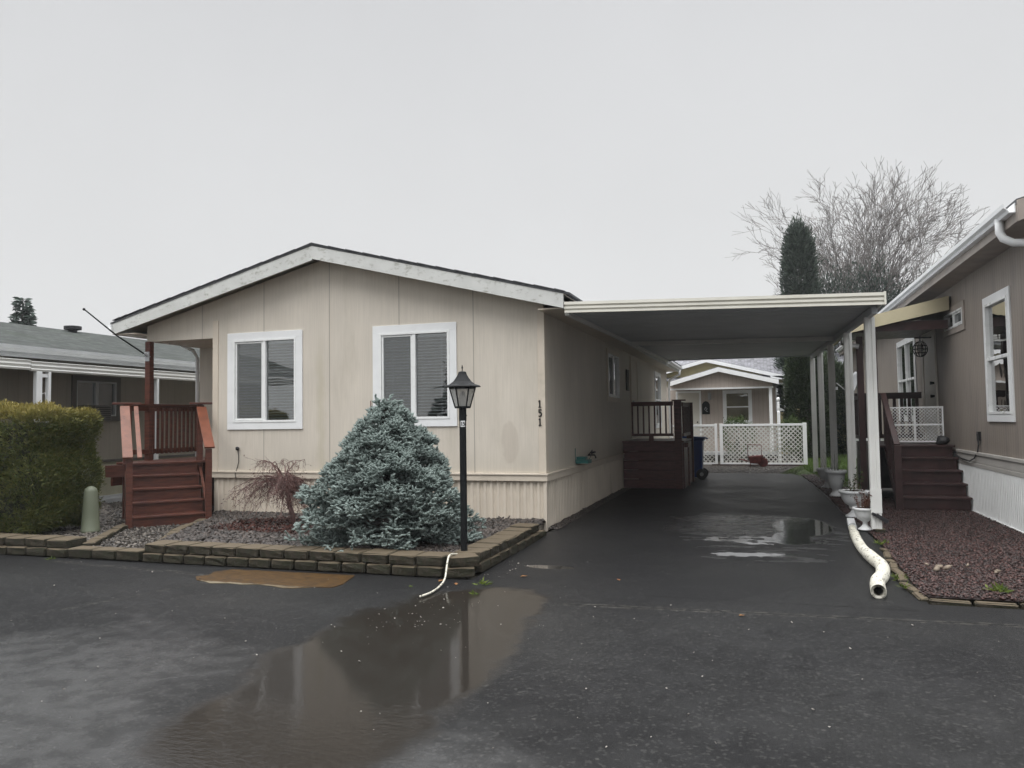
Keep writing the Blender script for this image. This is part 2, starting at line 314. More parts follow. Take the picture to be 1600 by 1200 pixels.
    cr_ = m.math('ADD', m.math('MULTIPLY', inv(wet), m.math('ADD', m.math('ADD', .11, m.math('MULTIPLY', n2, .10)), m.math('MULTIPLY', shine, .14))), .02)
    rip = m.noise(14, 2, (1, 2.2, 1)); cb = m.bump(h, m.math('MULTIPLY', inv(wet), .62), .006)
    cb = m.bump(rip, m.math('ADD', m.math('MULTIPLY', pud, .03), m.math('MULTIPLY', filmm, .10)), .02, cb)
    m.val(m.b.inputs['Coat Weight'], cw); m.b.inputs['Coat IOR'].default_value = 1.8; m.val(m.b.inputs['Coat Roughness'], cr_); m.l(cb, m.b.inputs['Coat Normal'])
    m.set(col=base, rough=.5, nrm=nbk, spec=.12)
    return m.m
MT['asphalt'] = asphalt()
def patchmat():
    m = M('rusty_wet_concrete'); c = m.mix(m.rng(m.noise(9, 6, (1, 3, 1)), .3, .7), (.030, .016, .006), (.085, .045, .012))
    sp = m.n('ShaderNodeSeparateXYZ'); m.l(m.tc, sp.inputs[0])
    e = m.rng(m.math('ADD', sp.outputs[1], m.math('MULTIPLY', m.noise(12, 4), .12)), -.19, -.24, 0, .7)
    e = m.math('MULTIPLY', e, m.rng(sp.outputs[0], .6, -.3, .25, 1)); c = m.mix(e, c, (.24, .21, .15)); m.set(col=c, rough=.5, spec=.2, nrm=m.bump(m.noise(60, 4), .5, .006)); return m.m
MT['patch'] = patchmat()

# ------------------------------------------------------------------ object helpers
ORG = {}
def tag(o, label=None, cat=None, group=None, kind=None):
    if label: o['label'] = label
    if cat: o['category'] = cat
    if group: o['group'] = group
    if kind: o['kind'] = kind
    return o
def thing(name, loc, label, cat, group=None):
    o = bpy.data.objects.new(name, None); COL.objects.link(o); o.location = loc; o.empty_display_size = .2
    ORG[o.name] = Vector(loc); return tag(o, label, cat, group)
def link_mesh(name, me, mat_, parent, org):
    me.materials.append(mat_); o = bpy.data.objects.new(name, me); COL.objects.link(o)
    if parent is not None: o.parent = parent; ORG[o.name] = ORG[parent.name]
    else: o.location = org; ORG[o.name] = Vector(org)
    return o
class MB:
    def __init__(s): s.v = []; s.f = []
    def add(s, vs, fs):
        b = len(s.v); s.v += [tuple(p) for p in vs]; s.f += [tuple(i+b for i in f) for f in fs]; return s
    def hexa(s, p):   # 8 points: bottom 4 (ccw), top 4
        return s.add(p, [(0, 3, 2, 1), (4, 5, 6, 7), (0, 1, 5, 4), (1, 2, 6, 5), (2, 3, 7, 6), (3, 0, 4, 7)])
    def box(s, x0, x1, y0, y1, z0, z1, T=None):
        p = [(x0, y0, z0), (x1, y0, z0), (x1, y1, z0), (x0, y1, z0), (x0, y0, z1), (x1, y0, z1), (x1, y1, z1), (x0, y1, z1)]
        if T: p = [T(*q) for q in p]
        return s.hexa(p)
    def beam(s, a, b, w, h, upv=(0, 0, 1)):   # box along a-b
        a, b = Vector(a), Vector(b); d = (b-a).normalized(); u = Vector(upv); r = d.cross(u)
        if r.length < 1e-4: r = d.cross(Vector((0, 1, 0)))
        r.normalize(); u = r.cross(d); p = []
        for q, (i, j) in [(q, ij) for q in (-1, 1) for ij in ((a, -1), (b, -1), (b, 1), (a, 1))]:
            p.append(i + r*(j*w/2) + u*(q*h/2))
        return s.hexa(p)
    def tube(s, pts, rad, n=8, cap=True):
        pts = [Vector(p) for p in pts]; m = len(pts)
        if isinstance(rad, (int, float)): rad = [rad]*m
        b = len(s.v); prev = None
        for i in range(m):
            d = (pts[min(i+1, m-1)]-pts[max(i-1, 0)]).normalized()
            if prev is None: r = d.orthogonal().normalized()
            else:
                r = prev - d*prev.dot(d); r = r.normalized() if r.length > 1e-6 else d.orthogonal().normalized()
            prev = r; w = d.cross(r)
            for k in range(n):
                t = 2*math.pi*k/n; s.v.append(tuple(pts[i]+(r*math.cos(t)+w*math.sin(t))*rad[i]))
        for i in range(m-1):
            for k in range(n):
                k2 = (k+1) % n; s.f.append((b+i*n+k, b+i*n+k2, b+(i+1)*n+k2, b+(i+1)*n+k))
        if cap: s.f.append(tuple(b+k for k in range(n))[::-1]); s.f.append(tuple(b+(m-1)*n+k for k in range(n)))
        return s
    def lathe(s, c, prof, n=24, flute=0, fz=None):
        b = len(s.v); m = len(prof)
        for i, (r, z) in enumerate(prof):
            for k in range(n):
                t = 2*math.pi*k/n; rr = r
                if flute and fz and fz[0] < z < fz[1]: rr = r*(1+flute*(1 if k % 2 else -1))
                s.v.append((c[0]+rr*math.cos(t), c[1]+rr*math.sin(t), c[2]+z))
        for i in range(m-1):
            for k in range(n):
                k2 = (k+1) % n; s.f.append((b+i*n+k, b+i*n+k2, b+(i+1)*n+k2, b+(i+1)*n+k))
        s.f.append(tuple(b+k for k in range(n))[::-1]); s.f.append(tuple(b+(m-1)*n+k for k in range(n))); return s
    def prism(s, poly, z0, z1, T=None):
        n = len(poly); p = [(x, y, z0) for x, y in poly]+[(x, y, z1) for x, y in poly]
        if T: p = [T(*q) for q in p]
        return s.add(p, [tuple(range(n))[::-1], tuple(range(n, 2*n))]+[(i, (i+1) % n, n+(i+1) % n, n+i) for i in range(n)])
    def build(s, name, m, parent=None, org=None, bevel=0, smooth=False, seg=2):
        if parent is not None: org = ORG[parent.name]
        elif org is None: org = (0, 0, 0)
        o_ = Vector(org); me = bpy.data.meshes.new(name)
        me.from_pydata([(x-o_.x, y-o_.y, z-o_.z) for x, y, z in s.v], [], s.f); 
        bm = bmesh.new(); bm.from_mesh(me); bmesh.ops.recalc_face_normals(bm, faces=bm.faces); bm.to_mesh(me); bm.free()
        if smooth: me.polygons.foreach_set('use_smooth', [True]*len(me.polygons))
        ob = link_mesh(name, me, MT[m] if isinstance(m, str) else m, parent, org)
        if bevel:
            bv = ob.modifiers.new('bevel', 'BEVEL'); bv.width = bevel; bv.segments = seg; bv.limit_method = 'ANGLE'; bv.angle_limit = R(40)
        return ob
def npmesh(name, V, F, m, parent=None, org=(0, 0, 0), rnd=None, smooth=False):
    if parent is not None: org = ORG[parent.name]
    V = np.asarray(V, dtype=np.float64)-np.array(org)[None]; F = np.asarray(F); k = F.shape[1]
    me = bpy.data.meshes.new(name); me.vertices.add(len(V)); me.vertices.foreach_set('co', V.ravel())
    me.loops.add(F.size); me.loops.foreach_set('vertex_index', F.ravel().astype(np.int32)); me.polygons.add(len(F))
    me.polygons.foreach_set('loop_start', np.arange(0, F.size, k, dtype=np.int32))
    me.update(calc_edges=True)
    if rnd is not None:
        a = me.attributes.new('rnd', 'FLOAT', 'POINT'); a.data.foreach_set('value', np.asarray(rnd, dtype=np.float32))
    if smooth: me.polygons.foreach_set('use_smooth', [True]*len(F))
    me.validate()
    return link_mesh(name, me, MT[m] if isinstance(m, str) else m, parent, org)
def unit(a): return a/np.maximum(np.linalg.norm(a, axis=1, keepdims=True), 1e-9)
def rvec(n): return unit(rng.normal(size=(n, 3)))
def leaves(P, D, L, Wd, rnd=None):   # diamond leaves
    n = len(P); D = unit(D); s_ = unit(np.cross(D, rvec(n))); L = np.broadcast_to(L, n)[:, None]; Wd = np.broadcast_to(Wd, n)[:, None]
    V = np.stack([P, P+D*L*.5+s_*Wd*.5, P+D*L, P+D*L*.5-s_*Wd*.5], 1).reshape(-1, 3)
    F = np.arange(4*n).reshape(n, 4); r = np.repeat(rnd if rnd is not None else rng.random(n), 4)
    return V, F, r
def needles(P, D, Lt, K, nl, nw, rnd, tip=.35, bright=.35):
    """bottle-brush tufts: K needles round each short twig"""
    n = len(P); D = unit(D); Pi = np.repeat(P, K, 0); Di = np.repeat(D, K, 0); Li = np.repeat(np.broadcast_to(Lt, n), K)[:, None]
    t = rng.random((n*K, 1)); ra = unit(np.cross(Di, rvec(n*K))); d = unit(Di*(.45+.5*t)+ra); s_ = unit(np.cross(d, rvec(n*K)))
    B = Pi+Di*Li*t; l = nl*(.7+.6*rng.random((n*K, 1)))
    V = np.stack([B-s_*nw/2, B+s_*nw/2, B+d*l], 1).reshape(-1, 3); F = np.arange(3*n*K).reshape(-1, 3)
    r = np.repeat(rnd, K)[:, None]+np.array([[0, 0, bright]])+t*tip*0.6-.15
    return V, F, np.clip(r, 0, 1).ravel()
ICO = None
def stones(name, P, size, m, flat=.6, parent=None, org=(0, 0, 0), sub=1, **k):
    bm = bmesh.new(); bmesh.ops.create_icosphere(bm, subdivisions=sub, radius=1); iv = np.array([v.co[:] for v in bm.verts]); fi = np.array([[v.index for v in f.verts] for f in bm.faces]); bm.free()
    n = len(P); m_ = len(iv)
    V = iv[None]*(1+.28*rng.normal(size=(n, m_, 1))).clip(.6, 1.5)*np.stack([.7+.6*rng.random(n), .7+.6*rng.random(n), flat*(.7+.5*rng.random(n))], 1)[:, None, :]
    a = rng.random(n)*2*np.pi; c, s_ = np.cos(a)[:, None], np.sin(a)[:, None]; tl = rng.normal(size=(n, 1))*.35
    x = V[..., 0]*c-V[..., 1]*s_; y = V[..., 0]*s_+V[..., 1]*c; z = V[..., 2]+x*tl
    V = np.stack([x, y, z], 2)*np.broadcast_to(size, n)[:, None, None]+P[:, None, :]
    F = (fi[None]+(np.arange(n)*m_)[:, None, None]).reshape(-1, 3); r = np.repeat(rng.random(n)**1.6, m_)
    o = npmesh(name, V.reshape(-1, 3), F, m, parent, org, r); return tag(o, **k)
def dup(o, parent=None, loc=None, **k):
    c = o.copy(); COL.objects.link(c)
    if parent is not None: c.parent = parent
    if loc is not None: c.location = loc
    for ch in [x for x in bpy.data.objects if x.parent == o]: dup(ch, c)
    return tag(c, **k) if k else c
def flat(name, poly, z, m, kind='structure', zf=None):
    mb = MB(); mb.add([(x, y, zf(x, y) if zf else z) for x, y in poly], [tuple(range(len(poly)))])
    return tag(mb.build(name, m), kind=kind)
def inpoly(P, poly):
    x, y = P[:, 0], P[:, 1]; c = np.zeros(len(P), bool); n = len(poly)
    for i in range(n):
        x1, y1 = poly[i]; x2, y2 = poly[(i+1) % n]
        c ^= ((y1 > y) != (y2 > y)) & (x < (x2-x1)*(y-y1)/((y2-y1) or 1e-9)+x1)
    return c
def scatter(poly, n):
    a = np.array(poly); lo, hi = a.min(0), a.max(0); P = lo+(hi-lo)*rng.random((int(n*2.2)+10, 2)); return P[inpoly(P, poly)][:n]

# wall with openings.  T(a, d, z): a along the wall, d outwards, z up
def wall(mb, T, a0, a1, z0, top, holes=(), t=.12, breaks=()):
    tf = top if callable(top) else (lambda a: top)
    cuts = sorted(set([a0, a1]+[h[0] for h in holes]+[h[1] for h in holes]+list(breaks)))
    for p, q in zip(cuts, cuts[1:]):
        hs_ = sorted([h for h in holes if h[0] <= p+1e-6 and h[1] >= q-1e-6], key=lambda h: h[2]); lo = z0; segs = []
        for h in hs_: segs.append((lo, h[2], lo, h[2])); lo = h[3]
        segs.append((lo, tf(p+1e-5), lo, tf(q-1e-5)))
        for (b0, t0, b1, t1) in segs:
            mb.hexa([T(p, 0, b0), T(q, 0, b1), T(q, -t, b1), T(p, -t, b0), T(p, 0, t0), T(q, 0, t1), T(q, -t, t1), T(p, -t, t0)])
def ribs(mb, T, a0, a1, z0, z1, pitch=.1, dep=.018):
    a = a0; k = 0; prof = []
    zz = z1 if callable(z1) else (lambda q: z1)
    seq = ((0, 0), (.18, 0), (.26, 1), (.42, 1), (.5, .25), (.66, .25), (.74, 1), (.92, 1))
    while a < a1:
        for u, d in seq:
            if a+u*pitch <= a1: prof.append((a+u*pitch, d*dep))
        a += pitch
    prof.append((a1, 0)); b = len(mb.v)
    for p, d in prof: mb.v += [tuple(T(p, d, z0)), tuple(T(p, d, zz(p)))]
    for i in range(len(prof)-1): mb.f.append((b+2*i, b+2*i+2, b+2*i+3, b+2*i+1))
def frame(mb, T, a0, a1, z0, z1, w, d0, d1):   # picture frame, butt joints
    mb.box(a0, a1, d0, d1, z0, z0+w, T); mb.box(a0, a1, d0, d1, z1-w, z1, T)
    mb.box(a0, a0+w, d0, d1, z0+w, z1-w, T); mb.box(a1-w, a1, d0, d1, z0+w, z1-w, T)
def blinds(mb, T, a0, a1, z0, z1, d, pitch=.047, tilt=.35):
    z = z1-.03; mb.box(a0, a1, d-.02, d+.02, z1-.035, z1, T)
    while z > z0+.03:
        sag = .004*math.sin(z*37)
        mb.hexa([T(a0, d-.017, z-.005+sag), T(a1, d-.017, z-.005), T(a1, d+.017, z-.019), T(a0, d+.017, z-.019+sag),
                 T(a0, d-.017, z-.0035+sag), T(a1, d-.017, z-.0035), T(a1, d+.017, z-.0175), T(a0, d+.017, z-.0175+sag)]); z -= pitch
    for q in (.12, .5, .88): a = a0+(a1-a0)*q; mb.box(a-.002, a+.002, d-.021, d-.019, z0, z1, T); mb.box(a-.002, a+.002, d+.020, d+.022, z0, z1, T)
def window(par, T, a0, a1, z0, z1, tw=.115, style='slider', blind=True, trim='white', td=.022, side=0, name='window'):
    """outer trim a0..a1, z0..z1; the hole in the wall is inset by tw"""
    mb = MB(); frame(mb, T, a0, a1, z0, z1, tw, .0, td); w = mb.build(name, trim, par, bevel=.003)
    i0, i1, j0, j1 = a0+tw, a1-tw, z0+tw, z1-tw; fw = .035
    mb = MB(); frame(mb, T, i0, i1, j0, j1, fw, -.07, .03)
    am = (i0+i1)/2; zm = (j0+j1)/2
    if style == 'slider': mb.box(am-.025, am+.025, -.05, .022, j0+fw, j1-fw, T)
    if style == 'double': mb.box(am-.03, am+.03, -.05, .028, j0+fw, j1-fw, T)
    if style in ('hung', 'double'): 
        if style == 'hung': mb.box(i0+fw, i1-fw, -.05, .018, zm-.025, zm+.025, T)
        else: mb.box(i0+fw, am-.03, -.05, .018, zm-.025, zm+.025, T); mb.box(am+.03, i1-fw, -.05, .018, zm-.025, zm+.025, T)
    mb.build('window_frame', 'vinyl', w, bevel=.002)
    if style == 'slider':
        mb = MB(); s0, s1 = (i0+fw, am-.025) if side == 0 else (am+.025, i1-fw); frame(mb, T, s0+.004, s1-.004, j0+fw+.004, j1-fw-.004, .028, -.03, .012); mb.build('sash', 'vinyl', w, bevel=.002)
        mb = MB(); mb.add([T(s0+.03, .004, j0+fw+.03), T(s1-.03, .004, j0+fw+.03), T(s1-.03, .004, j1-fw-.03), T(s0+.03, .004, j1-fw-.03)], [(0, 1, 2, 3)]); mb.build('insect_screen', 'screen', w)
    for (p, q) in (((i0+fw, am-.025), (am+.025, i1-fw)) if style in ('slider', 'double') else ((i0+fw, i1-fw),)):
        for (r_, s_) in (((j0+fw, j1-fw),) if style != 'hung' and style != 'double' else ((j0+fw, zm-.025), (zm+.025, j1-fw))):
            mb = MB(); mb.box(p, q, -.026, -.020, r_, s_, T); mb.build('pane', 'glass', w)
    if blind:
        mb = MB(); blinds(mb, T, i0+fw+.005, i1-fw-.005, j0+fw, j1-fw, -.095); mb.build('blinds', 'blind', w)
    return w
TX = lambda y0: (lambda a, d, z: (a, y0-d, z))       # wall facing -y
TE = lambda x0: (lambda a, d, z: (x0+d, a, z))       # wall facing +x
TW = lambda x0: (lambda a, d, z: (x0-d, a, z))       # wall facing -x

# ================================================================== GROUND
tag(MB().add([(-300, -120, -.03), (300, -120, -.03), (300, 400, -.03), (-300, 400, -.03)], [(0, 1, 2, 3)]).build('ground', mat('bare_soil', (.045, .04, .03), .9, .3, 2, bump=.6, bs=20)), kind='structure')
mb = MB(); xs = [-80, -20, -10, -6, -3, 0, 3, 8, 20, 80]; ys = [-40, -10, 0, 4, 7.3]
for j in ys:
    for i in xs: mb.v.append((i, j, 0))
for j in range(len(ys)-1):
    for i in range(len(xs)-1): k = j*len(xs)+i; mb.f.append((k, k+1, k+1+len(xs), k+len(xs)))
tag(mb.build('road', 'asphalt'), kind='structure')
rows = [(7.3, -2.80, 1.32), (8.2, -2.80, 1.30), (10.1, -2.80, 1.36), (10.12, -2.84, 1.36), (12, -2.82, 1.32), (13.5, -2.80, 1.22), (16, -2.80, 1.2), (19, -2.8, 1.12), (21.6, -2.8, 1.0), (22.3, -2.8, .8)]
mb = MB()
for i, (y, a, b) in enumerate(rows): z = min(.04, max(0, (y-7.3)*.01)); mb.v += [(a, y, z), ((a+b)/2, y, z), (b, y, z)]
for i in range(len(rows)-1): mb.f += [(3*i, 3*i+1, 3*i+4, 3*i+3), (3*i+1, 3*i+2, 3*i+5, 3*i+4)]
tag(mb.build('driveway', 'asphalt'), kind='structure')
PLANT = [(-2.95, 7.42), (-2.95, 10.7), (-8.6, 10.7), (-8.1, 9.95), (-6.95, 7.42)]
PATH = [(-6.95, 7.45), (-8.12, 9.95), (-8.7, 10.75), (-13, 13.5), (-14, 10), (-9.0, 9.35), (-8.05, 7.45)]
LBED = [(-8.1, 7.45), (-9.05, 9.4), (-14, 10.2), (-14, 7.45)]
flat('planting_bed_soil', PLANT, .145, 'soil'); flat('path_soil', PATH, .075, 'soil'); flat('side_bed_soil', LBED, .105, 'soil')
RB = [(1.34, 7.43), (1.40, 10.1), (1.32, 12), (1.22, 13.5), (1.2, 16), (1.12, 19), (1.0, 21.6), (.9, 22.4), (3.3, 22.4), (3.3, 10.4), (9, 10.4), (9, 7.45)]
flat('lava_bed_soil', RB, .035, 'lavared')
flat('rear_soil', [(-3.2, 22.3), (8, 22.4), (8, 26.6), (-3.2, 26.6)], .012, 'soil')
flat('lawn', [(1.25, 18.2), (9, 18.2), (9, 34), (1.5, 34), (1.5, 26), (.9, 22.2)], .045, mat('lawn_soil', (.05, .075, .02), .9, .3, 6, bump=.5))

# ================================================================== MAIN HOUSE
H = thing('manufactured_house', (-6.47, 10.69, 0), 'large beige single-storey manufactured house with low gable roof and number 151', 'house')
EXX, EXZ, SL = -2.56, 3.36, .2545; APX, APZ, WXL = -6.58, 4.365, -10.49
def rtop(x): return APZ-abs(x-APX)*(APZ-EXZ)/((EXX-APX) if x > APX else (APX-WXL))
YF, YB, YH = 10.69, 26.3, 10.39
F_ = TX(YF); wins = [(-8.38, -6.95, 1.505, 3.10), (-5.69, -4.29, 1.52, 3.085)]
tw = .115; hol = [(a+tw, b-tw, c+tw, d-tw) for a, b, c, d in wins]
mb = MB(); wt = lambda a: rtop(a)-.16
wall(mb, F_, -8.68, -2.94, .80, wt, hol, breaks=(APX,))
wall(mb, F_, -10.05, -8.68, 3.04, wt)
mb.build('wall', 'siding_front', H)
mb = MB(); T = TE(-2.94); sw = [(15.5, 16.95, 1.95, 3.05), (23.05, 24.5, 1.30, 3.0)]
wall(mb, T, YF+.122, YB, .80, 3.255, [(a+.1, b-.1, c+.1, d-.1) for a, b, c, d in sw]); mb.build('wall', 'siding_side', H)
mb = MB(); wall(mb, lambda a, d, z: (a, YB+d, z), -10.05, -2.94-.13, 0, wt, breaks=(APX,)); mb.build('wall', 'siding_side', H)
mb = MB(); wall(mb, lambda a, d, z: (-10.05-d, a, z), 12.12, YB, 0, 3.3)
wall(mb, TX(12.0), -10.05, -8.80, .5, 3.3); wall(mb, lambda a, d, z: (-8.68-d, a, z), YF+.13, 12.0, .5, 3.3)
mb.build('wall', 'siding_side', H); mb = MB(); mb.box(-10, -3.1, 12.2, YB-.2, .55, .7); mb.build('floor', 'dark', H)
# panel seams / corner boards
mb = MB()
mb.box(-3.03, -2.925, YF-.016, YF, .83, 3.24); mb.build('corner_board', 'beige', H, bevel=.003); mb = MB(); mb.box(-8.68, -8.57, YF-.014, YF, .83, 3.33); mb.build('corner_board', 'beige', H, bevel=.003)
mb = MB(); mb.box(-2.94, -2.925, YF+.002, YF+.13, .83, 3.2); mb.build('corner_board', 'beige', H, bevel=.003)
# belt moulding
mb = MB(); mb.box(-8.70, -2.905, YF-.035, YF, .715, .80); mb.box(-8.70, -2.895, YF-.05, YF, .80, .828); mb.build('belt_moulding', 'beige', H, bevel=.006)
mb = MB(); mb.box(-2.94, -2.905, YF+.002, YB, .715, .80); mb.box(-2.94, -2.895, YF+.002, YB, .80, .828); mb.build('belt_moulding', 'beige', H, bevel=.006)
# corrugated skirting
mb = MB(); mb.box(-8.68, -2.98, YF+.04, YF+.06, 0, .74); ribs(mb, TX(YF+.026), -8.66, -2.96, .0, .73, .205, .024); mb.build('skirting', 'skirt', H)
mb = MB(); ribs(mb, TE(-2.972), YF+.02, YB, .0, .73, .205, .024); mb.box(-3.02, -2.99, YF+.03, YB, 0, .73); mb.build('skirting', 'skirt', H)
mb = MB(); mb.box(-2.975, -2.925, YF-.01, YF+.05, 0, .72); mb.build('corner_board', 'skirt', H, bevel=.004)
# roof
def rprof(dz): return [(WXL, EXZ+dz), (APX, APZ+dz), (EXX, EXZ+dz)]
def slab(mb, prof, t, y0, y1):
    for (xa, za), (xb, zb) in zip(prof, prof[1:]):
        mb.hexa([(xa, y0, za-t), (xb, y0, zb-t), (xb, y1, zb-t), (xa, y1, za-t), (xa, y0, za), (xb, y0, zb), (xb, y1, zb), (xa, y1, za)])
mb = MB(); slab(mb, rprof(0), .10, YH+.022, YB+.3); rf = mb.build('roof', 'beige', H)
mb = MB(); slab(mb, [(WXL-.04, EXZ+.0), (APX, APZ+.035), (EXX+.10, EXZ+.005)], .028, YH-.03, YB+.35)
# ragged shingle edge
for side in (-1, 1):
    x = APX
    while abs(x-APX) < (3.96 if side > 0 else 3.8):
        w = .30 if abs(x-APX) < 3.6 else .15; xa = x; xb = x+side*w; zz = lambda q: rtop(q)+.036
        mb.hexa([(min(xa, xb), YH-.038-.006*random.random(), zz(min(xa, xb))-.004), (max(xa, xb), YH-.038, zz(max(xa, xb))-.004), (max(xa, xb), YH+.2, zz(max(xa, xb))-.004), (min(xa, xb), YH+.2, zz(min(xa, xb))-.004),
                 (min(xa, xb), YH-.038, zz(min(xa, xb))+(.004 if side < 0 else .013)), (max(xa, xb), YH-.038, zz(max(xa, xb))+(.013 if side < 0 else .004)), (max(xa, xb), YH+.2, zz(max(xa, xb))+(.013 if side < 0 else .004)), (min(xa, xb), YH+.2, zz(min(xa, xb))+(.004 if side < 0 else .013))])
        x = xb
mb.build('shingles', 'shingle_dark', rf)
mb = MB()
for (xa, za), (xb, zb) in zip(rprof(-.001), rprof(-.001)[1:]):
    mb.hexa([(xa, YH-.02, za-.205), (xb, YH-.02, zb-.205-(.02 if xb == APX else 0)), (xb, YH+.02, zb-.205-(.02 if xb == APX else 0)), (xa, YH+.02, za-.205), (xa, YH-.02, za), (xb, YH-.02, zb), (xb, YH+.02, zb), (xa, YH+.02, za)])
mb.build('fascia', 'fascia', rf)
mb = MB(); mb.box(EXX-.03, EXX, YH+.022, YB+.3, EXZ-.21, EXZ-.012); mb.box(WXL, WXL+.03, YH+.022, YB+.3, EXZ-.21, EXZ-.012); mb.build('fascia', 'fascia', rf)
mb = MB(); mb.box(WXL+.03, -10.05, YH+.03, YB, 3.155, 3.17); mb.box(-2.94, EXX-.03, YH+.03, YB, 3.155, 3.17)
mb.box(-10.05, -8.68, YF+.13, 12.0, 3.04, 3.06); mb.build('soffit', 'beige', H)
# left gutter end and downspout, rear right gutter
def gutter(mb, x, out, y0, y1, z):
    p = [(0, 0), (.07, 0), (.085, .03), (.12, .06), (.125, .11), (.115, .11), (.108, .065), (.075, .035), (.062, .012), (.01, .012), (.01, .11), (0, .11)]
    mb.prism([(a, b) for a, b in p], y0, y1, lambda a, b, c: (x+out*a, c, z+b))
mb = MB(); gutter(mb, WXL, -1, YH-.05, YB+.3, EXZ-.14); mb.build('gutter', 'white', H)
mb = MB(); mb.tube([(-10.5, 11.9, 3.2), (-10.4, 11.95, 3.1), (-10.2, 12, 3.0), (-10.1, 12, 2.85), (-10.1, 12.0, .2)], .035, 8); mb.build('downspout', 'white', H, smooth=True)
mb = MB(); gutter(mb, EXX, 1, 23.2, YB+.4, EXZ-.16); mb.build('gutter', 'white', H)
mb = MB(); mb.tube([(-2.5, 26.2, 3.2), (-2.5, 26.2, 3.05), (-2.85, 26.35, 2.9), (-2.88, 26.38, 2.7), (-2.88, 26.38, .2)], .04, 8); mb.build('downspout', 'white', H, smooth=True)
for (a, b, c, d) in wins: window(H, F_, a, b, c, d)
window(H, T, *sw[0], tw=.1, blind=True, trim='beige'); window(H, T, *sw[1], tw=.1, style='hung', blind=False, trim='white')
# side door with dark side light panel
mb = MB(); frame(mb, T, 18.5, 19.55, 1.0, 3.10, .07, 0, .03); mb.box(18.57, 19.48, .001, .018, 1.07, 3.03, T); dr_ = mb.build('door', 'beige', H, bevel=.003)
mb = MB(); mb.lathe((0, 0, 0), [(.012, 0), (.03, .01), (.034, .03), (.02, .05), (.002, .055)], 12); mb.v = [(-2.92+z, 18.67+x, 2.0+y) for x, y, z in mb.v]; mb.build('door_handle', 'grey', dr_, smooth=True)
mb = MB(); mb.box(17.86, 18.12, 0, .04, 2.25, 2.75, T); mb.build('meter_box', 'olivedark', H, bevel=.01)
# house numbers: three black serif figures down the corner
def digits(chars, x, y, z, h, step, m, par, T, horiz=False, wt_=.16, dep=.012):
    for i, ch in enumerate(chars):
        mb = MB(); cx = x+(i*step if horiz else 0); cz = z-(0 if horiz else i*step); t = h*wt_
        if ch == '1':
            mb.box(cx-t/2, cx+t/2, y, y+dep, cz+t*.6, cz+h, T); mb.box(cx-h*.2, cx+h*.2, y, y+dep, cz, cz+t*.6, T)
            mb.hexa([T(cx-h*.2, y, cz+h*.78), T(cx-t/2, y, cz+h*.84), T(cx-t/2, y+dep, cz+h*.84), T(cx-h*.2, y+dep, cz+h*.78), T(cx-h*.2, y, cz+h*.85), T(cx-t/2, y, cz+h), T(cx-t/2, y+dep, cz+h), T(cx-h*.2, y+dep, cz+h*.85)])
        else:
            mb.box(cx-h*.19, cx+h*.22, y, y+dep, cz+h-t, cz+h, T); mb.box(cx-h*.19, cx-h*.19+t*.7, y, y+dep, cz+h*.5, cz+h-t, T)
            arc = [(-.17, .56), (-.02, .62), (.12, .58), (.2, .47), (.215, .32), (.18, .16), (.08, .06), (-.04, .04), (-.17, .09)]
            for (p, q), (r_, s_) in zip(arc, arc[1:]):
                dx, dz = r_-p, s_-q; L = math.hypot(dx, dz); nx, nzz = -dz/L*wt_/2, dx/L*wt_/2
                mb.hexa([T(cx+h*(p-nx), y, cz+h*(q-nzz)), T(cx+h*(r_-nx), y, cz+h*(s_-nzz)), T(cx+h*(r_-nx), y+dep, cz+h*(s_-nzz)), T(cx+h*(p-nx), y+dep, cz+h*(q-nzz)),
                         T(cx+h*(p+nx), y, cz+h*(q+nzz)), T(cx+h*(r_+nx), y, cz+h*(s_+nzz)), T(cx+h*(r_+nx), y+dep, cz+h*(s_+nzz)), T(cx+h*(p+nx), y+dep, cz+h*(q+nzz))])
        mb.build('house_number', m, par)
digits('151', -3.005, .017, 1.775, .105, .130, 'black', H, F_)
# cable with weatherproof fitting on the front wall, antenna stub, small screws in the damp mark
mb = MB(); mb.lathe((-8.17, YF-.03, 1.195), [(.012, -.03), (.028, -.02), (.03, .02), (.012, .03)], 10); mb.tube([(-8.17, YF-.02, 1.18), (-8.16, YF-.012, 1.08), (-8.155, YF-.015, .98), (-8.18, YF-.012, .9), (-8.20, YF-.045, .78), (-8.19, YF-.045, .72)], .006, 6); mb.build('cable', 'blackpl', H, smooth=True)
mb = MB(); mb.tube([(-5.72, YF-.03, 1.50), (-5.72, YF-.03, 1.93)], .007, 6); mb.build('cable', 'rust', H)
# hose reel bracket and valve on the side wall
fc = thing('hose_hanger', (-2.9, 12.7, .88), 'small teal hose hanger with looped wire on shaded side wall', 'hose hanger')
mb = MB(); mb.box(-2.93, -2.72, 12.55, 12.85, .86, .92); mb.box(-2.93, -2.78, 12.6, 12.8, .92, .97); mb.tube([(-2.92, 12.5, .88), (-2.92, 12.5, 1.12)], .006, 6); mb.build('reel_body', 'teal', fc, bevel=.01)
mb = MB(); mb.tube([(-2.8, 13.0, .9), (-2.76, 13.05, 1.0), (-2.78, 13.2, 1.06), (-2.85, 13.3, 1.0), (-2.9, 13.35, .95)], .006, 6); mb.tube([(-2.92, 13.5, .96), (-2.80, 13.5, .96), (-2.78, 13.5, .9)], .014, 8); mb.tube([(-2.85, 13.45, 1.0), (-2.85, 13.75, 1.0)], .02, 8); mb.build('valve', 'blackpl', fc, smooth=True)

